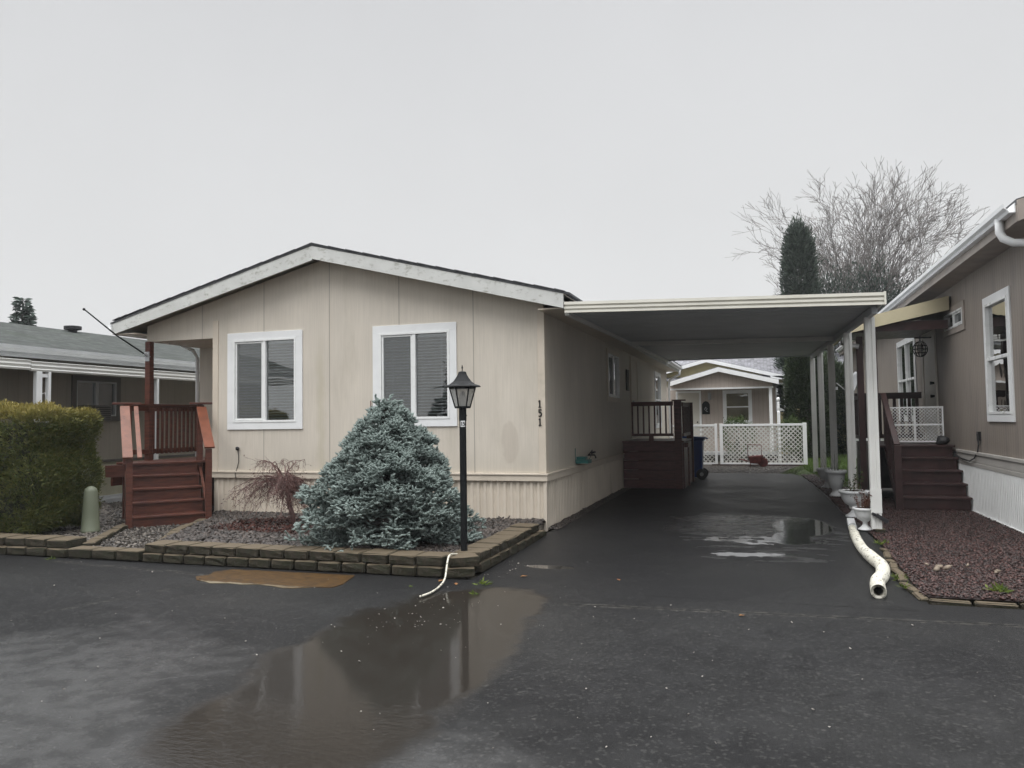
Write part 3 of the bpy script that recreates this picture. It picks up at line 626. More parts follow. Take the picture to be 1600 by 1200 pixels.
# ================================================================== FRONT PORCH (red)
PO = thing('front_porch', (-9.3, 10.5, .06), 'red stained wooden front porch with five steps and slanted pale handrails', 'porch')
th = R(43); U = Vector((math.sin(th), math.cos(th), 0)); V_ = Vector((-U.y, U.x, 0)); O0 = Vector((-8.93, 9.10, 0))
def SP(s, t, z): q = O0+U*s+V_*t; return (q.x, q.y, z)
WS = 1.19; DZ = 1.0; NR = 5; rise = (DZ-.06)/NR; run = .235
for k in range(NR):
    z0 = .06+rise*k; t0 = run*k
    mb = MB(); mb.box(.09, WS-.09, t0, t0+.03, z0-.01, z0+rise-.032, SP); mb.build('riser', 'redwood', PO, bevel=.003)
    if k < NR-1:
        mb = MB(); mb.box(.08, WS-.08, t0-.03, t0+run+.0, z0+rise-.032, z0+rise, SP); mb.build('tread', 'redwood', PO, bevel=.006)
tt = run*(NR-1)
mb = MB(); mb.box(-.0, WS, tt-.035, tt+.12, DZ-.034, DZ, SP)
mb.prism([(-10.06, 10.05), (-9.75, 10.02), (-8.74, 10.9), (-8.70, 11.98), (-10.06, 11.98)], DZ-.036, DZ-.002); mb.build('deck', 'redwood', PO, bevel=.004)
mb = MB(); mb.box(-10.07, -10.03, 9.95, 12, .62, DZ-.04); mb.beam(SP(-.25, tt+.02, .88), SP(.03, tt+.02, .88), .04, .19); mb.box(-9.98, -8.75, 11.9, 11.94, .06, DZ-.04); mb.build('skirt_board', 'redwood', PO, bevel=.003)
for s in (.045, WS-.045):     # side stringers
    mb = MB(); mb.hexa([SP(s-.02, .03, .05), SP(s+.02, .03, .05), SP(s+.02, tt+.1, .05), SP(s-.02, tt+.1, .05), SP(s-.02, .03, .3), SP(s+.02, .03, .3), SP(s+.02, tt+.1, DZ-.04), SP(s-.02, tt+.1, DZ-.04)]); mb.build('stringer', 'redwood', PO)
    for (t, zt) in ((-.02, 1.13 if s < .5 else 1.22), (tt+.08, 1.93)):
        mb = MB(); mb.box(s-.045, s+.045, t-.045, t+.045, .03, zt, SP); mb.build('post', 'redwood', PO, bevel=.005)
# slanted caps: left worn salmon pair, right orange
a = .02
mb = MB(); P0 = Vector(SP(a, -.12, 1.12)); P1 = Vector(SP(a, tt+.02, 1.90)); mb.beam(P0, P1, .14, .035, (0, 0, 1)); mb.build('handrail', 'redfaded', PO, bevel=.005)
mb = MB(); Q0 = Vector(SP(a+.16, -.10, 1.115)); Q1 = Vector(SP(a+.16, tt+.02, 1.895)); mb.beam(Q0, Q1, .065, .035); mb.build('handrail', 'redfaded', PO, bevel=.005)
mb = MB(); mb.beam(SP(WS-.04, -.10, 1.24), SP(WS-.04, tt-.05, 1.88), .15, .035); mb.build('handrail', 'redorange', PO, bevel=.005)
# level top caps
mb = MB(); mb.beam(SP(-.16, tt+.1, 1.95), SP(.26, tt+.1, 1.95), .16, .035); mb.build('post_cap', 'redwood', PO, bevel=.004)
mb = MB(); mb.beam(SP(WS-.20, tt+.1, 1.95), SP(WS+.24, tt+.02, 1.95), .16, .035); mb.build('post_cap', 'redwood', PO, bevel=.004)
# rail on the far (left) side
XR = -9.99
mb = MB(); mb.box(XR-.05, XR+.05, 10.25, 12.0, 1.93, 1.965); mb.box(XR-.02, XR+.02, 10.25, 12, 1.84, 1.93); mb.build('top_rail', 'redwood', PO, bevel=.004)
mb = MB(); mb.box(XR-.02, XR+.02, 10.25, 12, 1.11, 1.19); mb.build('bottom_rail', 'redwood', PO, bevel=.004)
for k in range(12):
    y = 10.74+k*.105; mb = MB(); mb.box(XR+.02, XR+.055, y-.017, y+.017, 1.10, 1.90); mb.build('baluster', 'redwood', PO, bevel=.003)
mb = MB(); mb.box(-10.05, -9.95, 10.64, 10.74, .03, 3.04); mb.build('post', 'redwood', PO, bevel=.005)
mb = MB(); mb.box(-10.05, -9.96, 10.18, 10.27, .03, 1.93); mb.build('post', 'redwood', PO, bevel=.005)
# empty flag pole
fp = thing('flagpole', (-9.99, 10.62, 2.78), 'thin dark flagless pole slanting out from the red porch post', 'flagpole')
mb = MB(); mb.tube([(-9.99, 10.63, 2.79), (-10.15, 10.12, 3.1), (-10.28, 9.6, 3.47)], [.014, .013, .011], 8); mb.lathe((-10.283, 9.59, 3.472), [(.004, -.02), (.02, -.01), (.02, .015), (.004, .025)], 8); mb.build('pole', 'black', fp, smooth=True)
mb = MB(); mb.tube([(-9.97, 10.66, 2.77), (-10.0, 10.57, 2.83)], .026, 10); mb.box(-10.03, -9.95, 10.62, 10.638, 2.70, 2.86); mb.build('bracket', 'grey', fp)

# ================================================================== CARPORT
CP = thing('carport', (-.5, 16.8, 0), 'long attached carport with cream ribbed front edge on five white posts', 'carport')
def cz(x, y):   # underside height
    zl = 3.09+(3.28-3.09)*(y-10.4)/12.6; zr = 2.965+(3.27-2.965)*(y-10.4)/12.6
    return zl+(zr-zl)*(x+2.56)/4.06
CX0, CX1, CY0, CY1 = -2.54, 1.505, 10.44, 23.0
mb = MB(); y = CY0+.03; prof = []
while y < CY1-.05:      # roof pans: ribs run across the carport
    prof += [(y, 0), (y+.13, 0), (y+.145, .035), (y+.195, .035)]; y += .21
b = len(mb.v)
for (q, d) in prof: mb.v += [(CX0, q, cz(CX0, q)+.03+d), (CX1-.01, q, cz(CX1, q)+.03+d)]
for i in range(len(prof)-1): mb.f.append((b+2*i, b+2*i+2, b+2*i+3, b+2*i+1))
b = len(mb.v); mb.hexa([(CX0, CY0+.03, cz(CX0, CY0)+.10), (CX1-.01, CY0+.03, cz(CX1, CY0)+.10), (CX1-.01, CY1-.03, cz(CX1, CY1)+.10), (CX0, CY1-.03, cz(CX0, CY1)+.10),
                       (CX0, CY0+.03, cz(CX0, CY0)+.125), (CX1-.01, CY0+.03, cz(CX1, CY0)+.125), (CX1-.01, CY1-.03, cz(CX1, CY1)+.125), (CX0, CY1-.03, cz(CX0, CY1)+.125)])
mb.build('roof_panel', 'pan', CP)
mb = MB()       # ribbed extruded front edge
pr = [(0, 0), (-.035, 0), (-.035, .03), (-.018, .035), (-.018, .05), (-.045, .055), (-.045, .085), (-.025, .09), (-.025, .105), (-.055, .11), (-.055, .15), (0, .155)]
mb.prism(pr, 0, 1, lambda a, b, c: (EXX+.008+(CX1-EXX)*c, CY0+a, cz(EXX+(CX1-EXX)*c, CY0)+b)); mb.build('front_fascia', 'cream', CP)
mb = MB(); mb.prism([(CY0-.06, cz(CX1, CY0)-.004), (CY0-.06, cz(CX1, CY0)+.16), (CY0+.05, cz(CX1, CY0)+.16), (CY0+.05, cz(CX1, CY0)-.004)], CX1+.008, CX1+.03, lambda a, b, c: (c, a, b)); mb.build('corner_cap', 'cream', CP)
mb = MB(); mb.prism(pr, 0, 1, lambda a, b, c: (CX1-.02-a*.5, CY0+.06+(CY1-CY0-.06)*c, cz(CX1, CY0+(CY1-CY0)*c)+b)); mb.build('side_fascia', 'metalwhite', CP)
mb = MB(); mb.hexa([(CX0, CY1-.03, cz(CX0, CY1)), (CX1, CY1-.03, cz(CX1, CY1)), (CX1, CY1, cz(CX1, CY1)), (CX0, CY1, cz(CX0, CY1)), (CX0, CY1-.03, cz(CX0, CY1)+.12), (CX1, CY1-.03, cz(CX1, CY1)+.12), (CX1, CY1, cz(CX1, CY1)+.12), (CX0, CY1, cz(CX0, CY1)+.12)]); mb.build('rear_fascia', 'pan', CP)
PXX = 1.46
mb = MB(); mb.hexa([(PXX-.05, CY0+.3, cz(PXX, CY0)-.07), (PXX+.02, CY0+.3, cz(PXX, CY0)-.07), (PXX+.02, CY1-.1, cz(PXX, CY1)-.07), (PXX-.05, CY1-.1, cz(PXX, CY1)-.07),
                    (PXX-.05, CY0+.3, cz(PXX, CY0)+.03), (PXX+.02, CY0+.3, cz(PXX, CY0)+.03), (PXX+.02, CY1-.1, cz(PXX, CY1)+.03), (PXX-.05, CY1-.1, cz(PXX, CY1)+.03)]); mb.build('side_beam', 'pan', CP, bevel=.004)
yb = 16.0; mb = MB(); mb.hexa([(-2.5, yb-.03, cz(-2.5, yb)-.055), (PXX, yb-.03, cz(PXX, yb)-.055), (PXX, yb+.03, cz(PXX, yb)-.055), (-2.5, yb+.03, cz(-2.5, yb)-.055), (-2.5, yb-.03, cz(-2.5, yb)+.03), (PXX, yb-.03, cz(PXX, yb)+.03), (PXX, yb+.03, cz(PXX, yb)+.03), (-2.5, yb+.03, cz(-2.5, yb)+.03)]); mb.build('cross_beam', 'metalwhite', CP, bevel=.01)
mb = MB(); mb.hexa([(-2.56, CY0+.03, cz(-2.56, CY0)-.03), (-2.50, CY0+.03, cz(-2.56, CY0)-.03), (-2.50, CY1, cz(-2.56, CY1)-.03), (-2.56, CY1, cz(-2.56, CY1)-.03), (-2.56, CY0+.03, cz(-2.56, CY0)+.02), (-2.50, CY0+.03, cz(-2.56, CY0)+.02), (-2.50, CY1, cz(-2.56, CY1)+.02), (-2.56, CY1, cz(-2.56, CY1)+.02)]); mb.build('ledger', 'metalwhite', CP)
for i, (y, zb) in enumerate(((11.3, .09), (13.95, .06), (17.1, .05), (20.0, .05), (22.75, .05))):
    x = PXX-.01; w = .062; mb = MB()
    # rolled-form post: square tube with a shallow groove down each face
    pf = [(-w, -w), (-.02, -w), (-.016, -w+.012), (.016, -w+.012), (.02, -w), (w, -w), (w, -.02), (w-.012, -.016), (w-.012, .016), (w, .02), (w, w), (-w, w), (-w, .02), (-w+.012, .016), (-w+.012, -.016), (-w, -.02)]
    mb.prism([(x+p, y+q) for p, q in pf], zb, cz(x, y)-.072); po = mb.build('post', 'metalwhite', CP)
    mb = MB(); mb.box(x-.02, x+.10, y-.09, y+.05, 0, zb+.002); mb.build('footing', 'block', po, bevel=.008)
    if i == 0: 
        mb = MB(); mb.box(x-.068, x+.068, y-.068, y-.062, .30, .62); mb.build('splice_plate', 'metalwhite', po)
ck = thing('trellis_clip', (PXX, 11.2, .3), 'black clamp strapped low round the foremost white carport post', 'clamp')
mb = MB(); mb.beam((PXX-.07, 11.215, .30), (PXX+.10, 11.215, .20), .03, .035); mb.beam((PXX-.02, 11.19, .28), (PXX+.12, 11.19, .19), .015, .05); mb.build('clamp_body', 'blackpl', ck, bevel=.005)

# ================================================================== SIDE DECK under the carport
SD = thing('side_deck', (-2.25, 18, .03), 'dark red boarded side deck with baluster rail below the carport', 'deck')
for k in range(5):
    z = .05+k*.205; mb = MB(); mb.box(-2.92, -1.78, 17.2, 17.235, z, z+.198); mb.build('skirt_board', 'deckred', SD, bevel=.004)
mb = MB(); mb.box(-1.62, -1.585, 17.24, 19.3, .05, 1.04); mb.box(-2.9, -1.65, 19.27, 19.3, .05, 1.04); mb.build('skirt_board', 'deckred', SD, bevel=.004)
mb = MB(); mb.box(-2.93, -1.58, 17.17, 19.3, 1.06, 1.095); mb.build('deck', 'deckred', SD, bevel=.004)
for x, y in ((-1.70, 17.22), (-1.62, 19.25)):
    mb = MB(); mb.box(x-.08, x+.08, y-.05, y+.05, .04, 1.97); mb.build('post', 'deckred', SD, bevel=.006)
mb = MB(); mb.box(-1.82, -1.53, 17.12, 17.32, 1.97, 2.0); mb.build('post_cap', 'deckred', SD, bevel=.004)
mb = MB(); mb.box(-2.72, -1.80, 17.2, 17.24, 1.87, 1.965); mb.build('top_rail', 'deckred', SD, bevel=.004)
mb = MB(); mb.box(-2.72, -1.80, 17.2, 17.24, 1.20, 1.26); mb.box(-2.34, -2.24, 17.2, 17.24, 1.095, 1.20); mb.build('bottom_rail', 'deckred', SD, bevel=.004)
for k in range(8):
    x = -2.70+k*.123; mb = MB(); mb.box(x-.017, x+.017, 17.205, 17.235, 1.24, 1.88); mb.build('baluster', 'deckred', SD, bevel=.003)
mb = MB(); mb.beam((-1.62, 17.4, 1.9), (-1.62, 19.2, 1.9), .04, .09); mb.beam((-1.62, 17.4, 1.22), (-1.62, 19.2, 1.22), .04, .07)
for k in range(12): mb.box(-1.637, -1.603, 17.5+k*.145, 17.53+k*.145, 1.24, 1.88)
mb.build('side_rail', 'deckred', SD)
mb = MB(); mb.box(-1.60, -1.5, 17.3, 17.6, .95, 1.05); mb.beam((-1.51, 17.5, .1), (-1.51, 17.5, .95), .04, .09); mb.build('bracket', 'deckred', SD)

# ================================================================== BLUE BIN
BN = thing('wheeled_bin', (-1.55, 20.3, .04), 'dark blue wheeled rubbish bin standing behind the side deck', 'bin')
bx, by = -1.62, 20.3
mb = MB(); pb = [(bx-.22, by-.22), (bx+.20, by-.22), (bx+.20, by+.22), (bx-.22, by+.22)]; pt = [(bx-.28, by-.28), (bx+.24, by-.28), (bx+.24, by+.28), (bx-.28, by+.28)]
mb.hexa([(*p, .08) for p in pb]+[(*p, 1.06) for p in pt]); mb.box(bx-.30, bx+.27, by-.30, by+.30, 1.0, 1.055); mb.build('bin_body', 'bluebin', BN, bevel=.03, seg=3)
mb = MB(); mb.hexa([(bx-.31, by-.31, 1.06), (bx+.33, by-.31, 1.06), (bx+.33, by+.31, 1.06), (bx-.31, by+.31, 1.06), (bx-.26, by-.26, 1.13), (bx+.3, by-.26, 1.10), (bx+.3, by+.26, 1.10), (bx-.26, by+.26, 1.13)]); mb.tube([(bx+.34, by-.25, 1.06), (bx+.34, by+.25, 1.06)], .018, 8); mb.build('lid', 'bluebin', BN, bevel=.015)
for q in (-1, 1):
    mb = MB(); mb.tube([(bx+.20, by+q*.26-.03, .165), (bx+.20, by+q*.26+.03, .165)], .135, 20); w_ = mb.build('wheel', 'blackpl', BN, bevel=.012)
    mb = MB(); mb.tube([(bx+.20, by+q*.26-.034, .165), (bx+.20, by+q*.26+.034, .165)], .05, 12); mb.build('hub', 'grey', w_)

# ================================================================== LATTICE FENCE
LF = thing('lattice_fence', (.0, 26, .02), 'low white diagonal lattice fence closing the far end of the driveway', 'fence')
def lattice(mb, T, a0, a1, z0, z1, pitch=.098, w=.04):
    for sgn, d in ((1, 0.0), (-1, .009)):
        c = (a0-z1) if sgn > 0 else (a0+z0); end = (a1-z0) if sgn > 0 else (a1+z1); step = pitch*1.414
        while c < end:
            # line a = c + sgn*z ; clip to rect
            zs = sorted([z0, z1]); p = []
            za, zb = (a0-c)/sgn, (a1-c)/sgn; lo, hi = max(z0, min(za, zb)), min(z1, max(za, zb))
            if hi-lo > .03:
                hw = w*.707
                A, B = (c+sgn*lo, lo), (c+sgn*hi, hi)
                def cl(q): return min(a1, max(a0, q))
                mb.hexa([T(cl(A[0]-hw), d, A[1]), T(cl(A[0]+hw), d, A[1]), T(cl(A[0]+hw), d+.008, A[1]), T(cl(A[0]-hw), d+.008, A[1]),
                         T(cl(B[0]-hw), d, B[1]), T(cl(B[0]+hw), d, B[1]), T(cl(B[0]+hw), d+.008, B[1]), T(cl(B[0]-hw), d+.008, B[1])])
            c += step
TF = TX(26.0)
for (a0, a1, zt) in ((-2.75, -1.40, 1.32), (-1.14, 1.30, 1.32)):
    mb = MB(); lattice(mb, TF, a0, a1, .10, zt); mb.build('lattice_panel', 'oldwhite', LF)
    mb = MB(); mb.box(a0, a1, -.005, .03, zt-.02, zt+.05, TF); mb.box(a0, a1, -.005, .03, .06, .12, TF); mb.build('rail', 'white', LF, bevel=.004)
for (p, q) in ((-2.83, -2.75), (-1.40, -1.32), (-1.24, -1.14), (1.30, 1.42)):
    mb = MB(); mb.box(p, q, -.04, .05, .02, 1.39, TF); mb.build('post', 'white', LF, bevel=.005)
mb = MB(); mb.box(-1.5, 1.38, .06, .10, .015, .075, TF); mb.build('base_board', 'darkwood', LF, bevel=.004)

# ================================================================== RED CART at the fence
CT = thing('garden_cart', (-.1, 25.3, .02), 'small dark red garden cart with square wire handle before the lattice fence', 'cart')
y0 = 25.35
mb = MB(); mb.hexa([(-.32, y0-.14, .14), (.02, y0-.14, .12), (.02, y0+.14, .12), (-.32, y0+.14, .14), (-.36, y0-.17, .36), (.10, y0-.17, .40), (.10, y0+.17, .40), (-.36, y0+.17, .36)]); mb.build('tub', 'rust', CT, bevel=.02)
mb = MB()
for y in (y0-.16, y0+.16): mb.tube([(-.37, y, .3), (-.37, y, .72), (.04, y, .71), (.04, y, .35)], .011, 6)
mb.tube([(-.37, y0-.16, .72), (-.37, y0+.16, .72)], .011, 6); mb.tube([(-.34, y0-.12, .2), (-.62, y0-.12, .27)], .014, 6); mb.tube([(-.34, y0+.12, .2), (-.62, y0+.12, .27)], .014, 6); mb.tube([(-.3, y0, .15), (-.3, y0, .03)], .014, 6); mb.build('frame', 'rust', CT, smooth=True)
mb = MB(); mb.tube([(.08, y0-.04, .17), (.08, y0+.04, .17)], .15, 18); wh = mb.build('wheel', 'rust', CT, bevel=.02)

# ================================================================== BACK HOUSES
PH = thing('pink_cottage', (-1.2, 29.5, 0), 'pale mauve gabled cottage with recessed front door behind the lattice fence', 'house')
AX, AZ, GL, GR = -1.385, 3.44, (-3.15, 2.95), (.71, 2.92)
T9 = TX(29.5); T8 = TX(30.6); ptop = lambda a: (AZ-(a-AX)*(AZ-GR[1])/(GR[0]-AX) if a > AX else AZ-(AX-a)*(AZ-GL[1])/(AX-GL[0]))-.12
mb = MB(); wall(mb, T9, -3.15, .50, 2.70, ptop, t=.08, breaks=(AX,)); mb.build('wall', 'pink', PH)
mb = MB(); wall(mb, T8, -3.5, .62, .3, 2.8, [(-1.21, -.34, 1.44, 2.53)], t=.1); mb.build('wall', 'pink', PH)
mb = MB(); wall(mb, TE(.62), 30.6+.11, 36, .3, 2.8, t=.1); mb.build('wall', 'pink', PH)
mb = MB(); mb.box(-3.2, .52, -.02, .02, 2.64, 2.70, T9); mb.build('header_trim', 'white', PH)
mb = MB(); mb.box(.365, .475, -.1, 0, .3, 2.64, T9); mb.build('post', 'white', PH)
mb = MB()
for (xa, za), (xb, zb) in (((GL[0], GL[1]), (AX, AZ)), ((AX, AZ), (GR[0], GR[1]))):
    mb.hexa([(xa, 29.2, za-.16), (xb, 29.2, zb-.16), (xb, 29.24, zb-.16), (xa, 29.24, za-.16), (xa, 29.2, za), (xb, 29.2, zb), (xb, 29.24, zb), (xa, 29.24, za)])
mb.build('fascia', 'white', PH)
mb = MB()
for (xa, za), (xb, zb) in (((GL[0], GL[1]), (AX, AZ)), ((AX, AZ), (GR[0], GR[1]))):
    mb.hexa([(xa, 29.245, za-.1), (xb, 29.245, zb-.1), (xb, 36, zb-.1), (xa, 36, za-.1), (xa, 29.245, za+.02), (xb, 29.245, zb+.02), (xb, 36, zb+.02), (xa, 36, za+.02)])
mb.box(-3.1, .6, 29.6, 30.6, 2.74, 2.76); mb.build('roof', 'shingle_back', PH)
mb = MB(); mb.box(-3.2, .62, 29.5, 30.6, .2, .3); mb.build('porch_floor', 'grey', PH)
mb = MB(); mb.box(-3.0, -2.20, .0, .02, .5, 2.55, T8); d_ = mb.build('door', 'pale', PH)
mb = MB(); frame(mb, T8, -3.08, -2.12, .42, 2.63, .075, 0, .03); mb.build('door_frame', 'white', d_)
mb = MB()
for (p, q) in ((-2.9, -2.65), (-2.55, -2.3)):
    for (r_, s_) in ((.7, 1.35), (1.5, 2.1), (2.2, 2.4)): frame(mb, T8, p, q, r_, s_, .02, .02, .028)
mb.build('door_panel', 'pale', d_); mb = MB(); mb.tube([(-2.27, 30.56, 1.42), (-2.27, 30.5, 1.42)], .03, 8); mb.build('door_handle', 'black', d_)
window(PH, T8, -1.31, -.24, 1.34, 2.63, tw=.1, style='hung', blind=False)
mb = MB(); mb.tube([(-1.80, 30.52, 2.28), (-1.80, 30.52, 2.5)], .06, 8); mb.box(-1.86, -1.74, .0, .05, 2.4, 2.55, T8); mb.build('porch_lamp', 'grey', PH)
pq = thing('wall_plaque', (-1.95, 30.57, 1.7), 'black arched welcome plaque hanging beside the pale cottage door', 'plaque')
mb = MB(); mb.prism([(-2.09, 1.72), (-1.80, 1.72), (-1.80, 2.1), (-1.86, 2.2), (-1.945, 2.23), (-2.03, 2.2), (-2.09, 2.1)], 0, .03, lambda a, b, c: (a, 30.595-c, b)); mb.build('board', 'black', pq)
mb = MB(); mb.tube([(-2.0, 30.555, 1.9), (-1.95, 30.555, 2.0), (-1.9, 30.555, 1.93), (-1.96, 30.555, 1.86), (-1.88, 30.555, 1.82)], .012, 5); mb.build('ornament', 'grey', pq)

YH_ = thing('yellow_house', (-1, 34, 0), 'pale yellow house with grey shingle roof rising behind the mauve cottage', 'house')
T4 = TX(34.3); yap, ya, ybb = (-2.1, 4.12), (-5.2, 3.30), (1.10, 3.30)
yt = lambda a: (yap[1]-abs(a-yap[0])*(yap[1]-3.30)/3.2)-.1
mb = MB(); wall(mb, T4, -5.0, 1.25, 0, yt, [(.73, 1.02, 1.95, 2.95)], t=.1, breaks=(yap[0],)); mb.build('wall', 'ywall', YH_)
mb = MB()
for (xa, za), (xb, zb) in ((ya, yap), (yap, ybb)): mb.hexa([(xa, 33.9, za-.15), (xb, 33.9, zb-.15), (xb, 33.94, zb-.15), (xa, 33.94, za-.15), (xa, 33.9, za), (xb, 33.9, zb), (xb, 33.94, zb), (xa, 33.94, za)])
mb.box(.5, 6, 33.9, 33.94, 3.15, 3.3); mb.build('fascia', 'white', YH_)
mb = MB()
for (xa, za), (xb, zb) in ((ya, yap), (yap, ybb)): mb.hexa([(xa, 33.945, za-.1), (xb, 33.945, zb-.1), (xb, 39, zb-.1), (xa, 39, za-.1), (xa, 33.945, za+.02), (xb, 33.945, zb+.02), (xb, 39, zb+.02), (xa, 39, za+.02)])
mb.hexa([(-8, 33.95, 3.2), (7, 33.95, 3.2), (7, 40.5, 5.05), (-8, 40.5, 5.05), (-8, 33.95, 3.27), (7, 33.95, 3.27), (7, 40.5, 5.12), (-8, 40.5, 5.12)])
mb.hexa([(-8, 40.5, 5.05), (7, 40.5, 5.05), (7, 47, 3.2), (-8, 47, 3.2), (-8, 40.5, 5.12), (7, 40.5, 5.12), (7, 47, 3.27), (-8, 47, 3.27)])
rf2 = mb.build('roof', 'shingle_back', YH_)
mb = MB(); mb.lathe((-.25, 38.0, 4.35), [(.12, 0), (.12, .18), (.26, .2), (.26, .25), (.1, .32)], 14); mb.build('roof_vent', 'white', rf2)
mb = MB(); wall(mb, T4, 1.25, 6.5, 0, 3.2, t=.1); mb.build('wall', 'ywall', YH_)
mb = MB(); frame(mb, T4, .66, 1.09, 1.88, 3.02, .07, 0, .04); mb.box(.66, 1.3, .0, .05, 1.80, 1.88, T4); wdw = mb.build('window', 'white', YH_)
mb = MB(); mb.box(.73, 1.02, -.05, -.04, 1.95, 2.95, T4); mb.build('pane', 'glass', wdw)
NW = thing('newel_post', (.62, 27, 0), 'slim white turned newel post with ball top behind the lattice fence', 'post')
mb = MB(); mb.box(.57, .67, 26.95, 27.05, 0, 1.75); mb.lathe((.62, 27, 1.75), [(.05, 0), (.03, .04), (.045, .12), (.035, .3), (.02, .34), (.05, .38), (.058, .43), (.04, .47), (.01, .49)], 12); mb.build('turned_shaft', 'white', NW)

# ================================================================== RIGHT HOUSE
RH = thing('brown_house', (3.25, 10.4, 0), 'taupe grooved house with white corrugated skirting right of the carport', 'house')
T = TW(3.25); XW = 3.25
rw = [(11.78, 13.05, 1.48, 3.31), (14.15, 15.62, 2.98, 3.46), (18.35, 20.6, 1.45, 3.34)]
mb = MB(); wall(mb, T, 10.3, 30, .95, 3.84, [(rw[0][0]+.11, rw[0][1]-.11, rw[0][2]+.11, rw[0][3]-.11), (rw[1][0]+.1, rw[1][1]-.1, rw[1][2]+.1, rw[1][3]-.1), (rw[2][0]+.1, rw[2][1]-.1, rw[2][2]+.1, rw[2][3]-.1)]); mb.build('wall', 'brownwall', RH)
mb = MB(); wall(mb, TX(10.3), 3.25+.001, 11.5, .95, lambda a: min(3.85+(a-3.25)*.27, 3.85+(11.5-a)*.27), breaks=(7.375,)); mb.box(11.4, 11.5, 10.5, 30, 0, 3.8); mb.build('wall', 'brownwall', RH)
window(RH, T, *rw[0], tw=.11, style='hung', blind=False); window(RH, T, *rw[1], tw=.1, style='slider', blind=False, trim='taupe'); window(RH, T, *rw[2], tw=.1, style='double', blind=False)
mb = MB(); mb.box(3.6, 3.9, 10.6, 29.8, .96, 3.8); mb.build('inner_wall', 'dark', RH)
# swagged lace valances behind the two tall panes
for (p, q) in ((rw[0][0]+.15, rw[0][1]-.15), (18.5, 19.4), (19.55, 20.45)):
    mb = MB(); n_ = 14; b = len(mb.v); zm = (1.48+3.31)/2
    for i in range(n_+1):
        a = p+(q-p)*i/n_; s_ = 4*((i/n_)-.5)**2
        mb.v += [(XW+.05, a, zm+.32-.18*(1-s_)), (XW+.05, a, zm+.18-.18*(1-s_)), (XW+.053, a, zm+.18-.18*(1-s_)), (XW+.053, a, zm+.32-.18*(1-s_))]
    for i in range(n_):
        for k in range(4): mb.f.append((b+4*i+k, b+4*i+(k+1) % 4, b+4*i+4+(k+1) % 4, b+4*i+4+k))
    mb.build('curtain', 'blind', RH)
mb = MB(); mb.box(rw[0][0]+.16, rw[0][1]-.16, -.10, -.09, 2.42, 3.1, T); mb.build('curtain', mat('green_curtain', (.07, .12, .09), .8, .2, 3), RH)
mb = MB(); mb.box(10.28, 14.95, .002, .03, .83, .95, T); mb.box(10.28, 14.95, .002, .045, .95, 1.0, T); mb.box(10.28, 14.95, .002, .035, .76, .825, T); mb.build('belt_moulding', 'brownbelt', RH, bevel=.006)
mb = MB(); ribs(mb, TW(3.235), 10.28, 16, .04, .78, .16, .018); mb.box(10.28, 30, -.03, -.02, 0, .95, T); mb.box(10.28, 15.2, .03, .05, .03, .06, T); mb.build('skirting', 'whiteskirt', RH)
mb = MB(); mb.box(3.2, 11.5, 10.28, 10.3, 0, .95); mb.build('skirting', 'whiteskirt', RH)
# roof
XE = 2.86; zE = 3.98
mb = MB(); mb.hexa([(XE, 10.0, zE-.02), (7.375, 10.0, zE+1.2), (7.375, 30.3, zE+1.2), (XE, 30.3, zE-.02), (XE, 10.0, zE+.06), (7.375, 10.0, zE+1.28), (7.375, 30.3, zE+1.28), (XE, 30.3, zE+.06)])
mb.hexa([(7.375, 10.0, zE+1.2), (11.9, 10.0, zE-.02), (11.9, 30.3, zE-.02), (7.375, 30.3, zE+1.2), (7.375, 10.0, zE+1.28), (11.9, 10.0, zE+.06), (11.9, 30.3, zE+.06), (7.375, 30.3, zE+1.28)])
rr = mb.build('roof', 'shingle_dark', RH)
mb = MB(); mb.box(XE-.005, XE+.03, 10.0, 30.3, zE-.20, zE-.01); mb.hexa([(XE, 9.96, zE-.2), (7.375, 9.96, zE+1.02), (7.375, 9.995, zE+1.02), (XE, 9.995, zE-.2), (XE, 9.96, zE+.04), (7.375, 9.96, zE+1.26), (7.375, 9.995, zE+1.26), (XE, 9.995, zE+.04)]); mb.build('fascia', 'taupe', rr)
mb = MB(); mb.box(XE+.03, XW, 10.0, 30.3, zE-.17, zE-.15); mb.build('soffit', 'taupe', RH)
mb = MB(); gutter(mb, XE-.006, -1, 10.02, 30.3, zE-.09); mb.build('gutter', 'white', rr)
mb = MB(); mb.tube([(XE-.06, 10.45, zE-.06), (XE-.06, 10.45, zE-.22), (XE-.03, 10.43, zE-.30), (XE+.06, 10.38, zE-.37), (XW-.08, 10.3, zE-.40), (XW-.05, 10.26, zE-.5), (XW-.05, 10.26, .2)], .048, 10); mb.build('downspout', 'white', RH, smooth=True)
# side door
mb = MB(); frame(mb, T, 16.35, 17.55, 1.02, 3.22, .09, 0, .035); mb.box(16.44, 17.46, .002, .02, 1.11, 3.13, T); dd = mb.build('door', 'pale', RH, bevel=.003)
for z in (1.95, 2.2):
    mb = MB(); mb.tube([(XW-.02, 16.56, z), (XW-.09, 16.56, z)], [.02, .035], 10); mb.build('door_handle', 'black', dd)
mb = MB(); mb.tube([(XW-.02, 13.6, 1.22), (XW-.04, 13.55, 1.28), (XW-.04, 13.5, 1.12), (XW-.03, 13.62, 1.0), (XW-.05, 13.75, .90), (XW-.06, 14.0, .84), (XW-.05, 14.6, .86), (XW-.05, 15.1, .93)], .011, 6)
mb.box(XW-.04, XW-.001, 13.5, 13.6, 1.18, 1.32); mb.build('cable', 'blackpl', RH)

